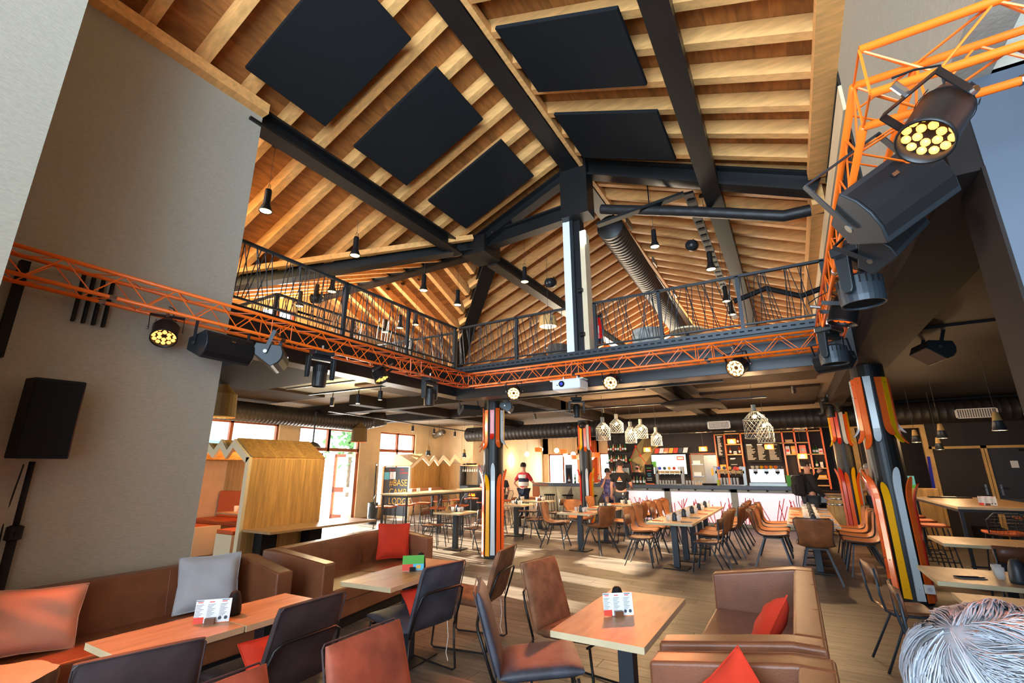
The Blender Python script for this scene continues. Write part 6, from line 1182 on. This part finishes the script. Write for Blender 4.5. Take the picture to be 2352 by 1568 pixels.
B().prism([(-.06, 1.27), (.06, 1.27), (.0, 1.37)], -.155, -.145, 'y').obj('orange_emblem', 'orange', t); B().box(-.07, .07, -.155, -.145, 1.235, 1.255).obj('white_print', 'paper', t); B().box(.05, .08, -.15, -.13, .82, .95).obj('cloth_strap', 'paper', t)
person('bearded bald barman behind the bar facing the room', (-4.75, 16.75, 0), 172, 'blackc', 'jean', 'hairb', bald=True, beard=True, sc=1.03)
t, J, dz = person('woman in a blue patterned dress sitting sideways on a bar stool', (-5.15, 14.7, .0), -150, 'dress', 'dress', 'hairb', 'sit', arms=[((.24, .2, 1.18), (.12, .16, 1.45)), ((-.24, .1, 1.14), (-.18, .34, 1.0))], skirt='dress', sc=.98)
t = T('counter_stool', 'dark stool under the woman in the blue patterned dress', 'stool', (-5.15, 14.7, 0)); B().lathe([(0, .62), (.18, .62), (.18, .66), (0, .66)], 18).obj('seat', 'black', t)
for a in range(4): c, s = math.cos(R(45 + 90 * a)), math.sin(R(45 + 90 * a)); B().tube([(c * .12, s * .12, .62), (c * .2, s * .2, 0)], .014, 6).obj('leg', 'ply', t)
t, J, dz = person('man in dark clothes with a black backpack drinking at the right end of the bar', (.24, 13.9, 0), -70, 'blackc', 'jean', 'hairb', arms=[((.24, .05, 1.14), (.2, .22, .95)), ((-.24, .2, 1.28), (-.06, .28, 1.52))], bald=True, sc=1.02, sleeves=True)
bp = T('backpack', 'black backpack worn by the man at the right end of the bar', 'backpack', (.24, 13.9, 0), -70); B().box(-.16, .16, -.34, -.14, .98, 1.46).obj('bag', 'blackc', bp, bev=.06); B().box(-.12, .12, -.37, -.33, 1.02, 1.25).obj('pocket', 'blackc', bp, bev=.03)
for s in (-.1, .1): B().tube([(s, -.16, 1.44), (s, 0, 1.50), (s, .14, 1.38), (s, .12, 1.1), (s, -.14, 1.02)], .016, 6).obj('strap', 'black', bp)
for s in (-.08, .06): B().tube([(s, -.3, 1.0), (s, -.31, .82), (s, -.3, .72)], .008, 5).obj('dangling_strap', 'black', bp)
person('person in a white shirt with a hand on the oak barrel, half hidden', (1.62, 15.3, 0), 80, 'whitec', 'jean', 'hairw', arms=[((.25, .05, 1.16), (.20, .28, 1.02)), ((-.25, .1, 1.14), (-.12, .36, 1.03))], sc=.97)
person('person in jeans sitting behind the near left column skis', (-8.35, 13.5, 0), 60, 'jean', 'jean', 'hairb', 'sit', sc=.95)
t = T('dining_chair', 'chair under the person in jeans behind the near left column', 'chair', (-8.35, 13.5, 0), 60); B().box(-.2, .2, -.18, .2, .62, .66).obj('seat', 'ply', t)
for a in range(4): c, s = math.cos(R(45 + 90 * a)), math.sin(R(45 + 90 * a)); B().tube([(c * .18, s * .18, .62), (c * .24, s * .24, 0)], .012, 6).obj('leg', 'dsteel', t)
# white-haired person right in front of the camera
HX = V((.218, .985, 1.318)); t = T('person', 'person with wavy white hair seen from behind at the bottom right corner', 'person', (HX.x, HX.y, 0), 20)
hz = HX.z; J = {'pel': ((0, 0, hz - .68), (.15, .11)), 'spi': ((0, 0, hz - .48), (.14, .1)), 'che': ((0, 0, hz - .3), (.15, .1)), 'nec': ((0, .0, hz - .15), .05), 'jaw': ((0, .03, hz - .06), (.062, .07)), 'cra': ((0, 0, hz + .02), (.074, .088)), 'top': ((0, 0, hz + .075), .045)}
E = [('pel', 'spi'), ('spi', 'che'), ('che', 'nec'), ('nec', 'jaw'), ('jaw', 'cra'), ('cra', 'top')]
for s, q in ((1, 'R'), (-1, 'L')):
    J.update({'sh' + q: ((s * .17, 0, hz - .27), .055), 'el' + q: ((s * .23, .02, hz - .53), .042), 'wr' + q: ((s * .2, .2, hz - .62), .03), 'pa' + q: ((s * .18, .26, hz - .64), .035), 'hi' + q: ((s * .09, 0, hz - .70), .09), 'kn' + q: ((s * .1, .02, .42), .06), 'an' + q: ((s * .1, 0, .08), .04), 'to' + q: ((s * .1, .13, .04), .035)})
    E += [('che', 'sh' + q), ('sh' + q, 'el' + q), ('el' + q, 'wr' + q), ('wr' + q, 'pa' + q), ('pel', 'hi' + q), ('hi' + q, 'kn' + q), ('kn' + q, 'an' + q), ('an' + q, 'to' + q)]
skin('body', 'skin', t, J, E, 'pel')
K = {k: (J[k][0], tuple(x + .02 for x in J[k][1]) if isinstance(J[k][1], tuple) else J[k][1] + .02) for k in ('pel', 'spi', 'che', 'shR', 'shL', 'elR', 'elL')}; skin('shirt', 'whitec', t, K, [e for e in E if e[0] in K and e[1] in K], 'pel')
K = {k: (J[k][0], J[k][1] + .02 if not isinstance(J[k][1], tuple) else tuple(x + .022 for x in J[k][1])) for k in ('pel', 'hiR', 'hiL', 'knR', 'knL', 'anR', 'anL')}; skin('trousers', 'navy', t, K, [e for e in E if e[0] in K and e[1] in K], 'pel')
c = V((0, -.012, hz + .015)); A = V((.120, .132, .126))
B().ball(c, 1, 24, 14, tuple(A * .965)).obj('hair_base', 'hairw', t, smooth=True)
hb = B(); rg = random.Random(3); CR = V((0, 0, 1)).rotation_difference(V((-.62, -.12, .78)))
for i in range(6500):                       # locks swirling out from the crown
    az = rg.uniform(0, 2 * math.pi); el = math.acos(rg.uniform(-.5, 1)); L = rg.uniform(.6, 1.2); ck = .5 + .5 * math.sin(az * 7 + el * 3); sw = .45 + .35 * math.sin(az * 3 + 1) + rg.uniform(-.06, .06); lift = .97 + .07 * ck * rg.uniform(.6, 1); pts = []; ph = 2.2 * math.sin(az * 5) + rg.uniform(-.3, .3)
    for k in range(7):
        f = k / 6; e = el + f * L * .85; a = az + sw * f + .13 * math.sin(ph + f * 5); rad = lift + .03 * math.sin(f * 4 + ph)
        d = V((math.sin(e) * math.cos(a), math.sin(e) * math.sin(a), math.cos(e))); d.rotate(CR); pts.append(c + V((d.x * A.x, d.y * A.y, d.z * A.z)) * rad)
    if pts[-1].z < hz - .14 or pts[-1].y > .09 and pts[-1].z < hz: continue
    hb.tube(pts, [.0008, .0012, .0013, .0013, .0011, .0008, .0003], 3, False)
hb.obj('hair_locks', 'hairw', t, smooth=True)['kind'] = 'stuff'

# sub-parts: small fittings sit on the part that carries them
SUB = {'yoke_knob': 'yoke', 'led_lens': 'lens_plate', 'vent_slot': 'barrel', 'rim_band': 'barrel', 'cooling_fin': 'lamp_head', 'lens': 'lamp_head', 'display_panel': 'base_box', 'badge': 'cabinet', 'grille': 'cabinet',
       'printed_lines': 'card', 'printed_title': 'card', 'printed_heading': 'card', 'red_panel': 'card', 'round_stamp': 'card', 'printed_patch': 'card', 'bulb': 'lamp_shade', 'glowing_rim': 'lamp_shade', 'arm_seam': 'arm', 'backrest_seam': 'backrest',
       'base_plate': 'column', 'knob': 'pole', 'collar': 'pole', 'paper_label': 'glass_body', 'cap': 'glass_body', 'lid': 'table_top', 'door_handle': 'door_leaf', 'shade_wire': 'cap', 'shade_ring': 'cap', 'screen_logo': 'screen', 'screen_logo_text': 'screen', 'picture_patch': 'screen', 'lens_ring': 'housing', 'sensor': 'housing', 'pocket': 'bag', 'dangling_strap': 'bag', 'eye': 'body', 'pupil': 'body', 'nose': 'body', 'mouth': 'body', 'ear': 'body', 'oven_mouth': 'cabinet', 'slate_door': 'cabinet', 'climbing_hold': 'facet', 'bag_hook': 'bar_top', 'slot': 'tray'}
KIDS = {}
for o in bpy.data.objects:
    if o.parent: KIDS.setdefault(o.parent, []).append(o)
I4 = Matrix.Identity(4)
for par_, ks in KIDS.items():
    if par_.parent: continue
    by = {}
    for k in ks: by.setdefault(k.name.split('.')[0], k)
    for k in ks:
        q = by.get(SUB.get(k.name.split('.')[0], ''))
        if q and q is not k and q not in [None] and k.type == 'MESH' and q.location.length < 1e-6 and not KIDS.get(k): k.parent = q
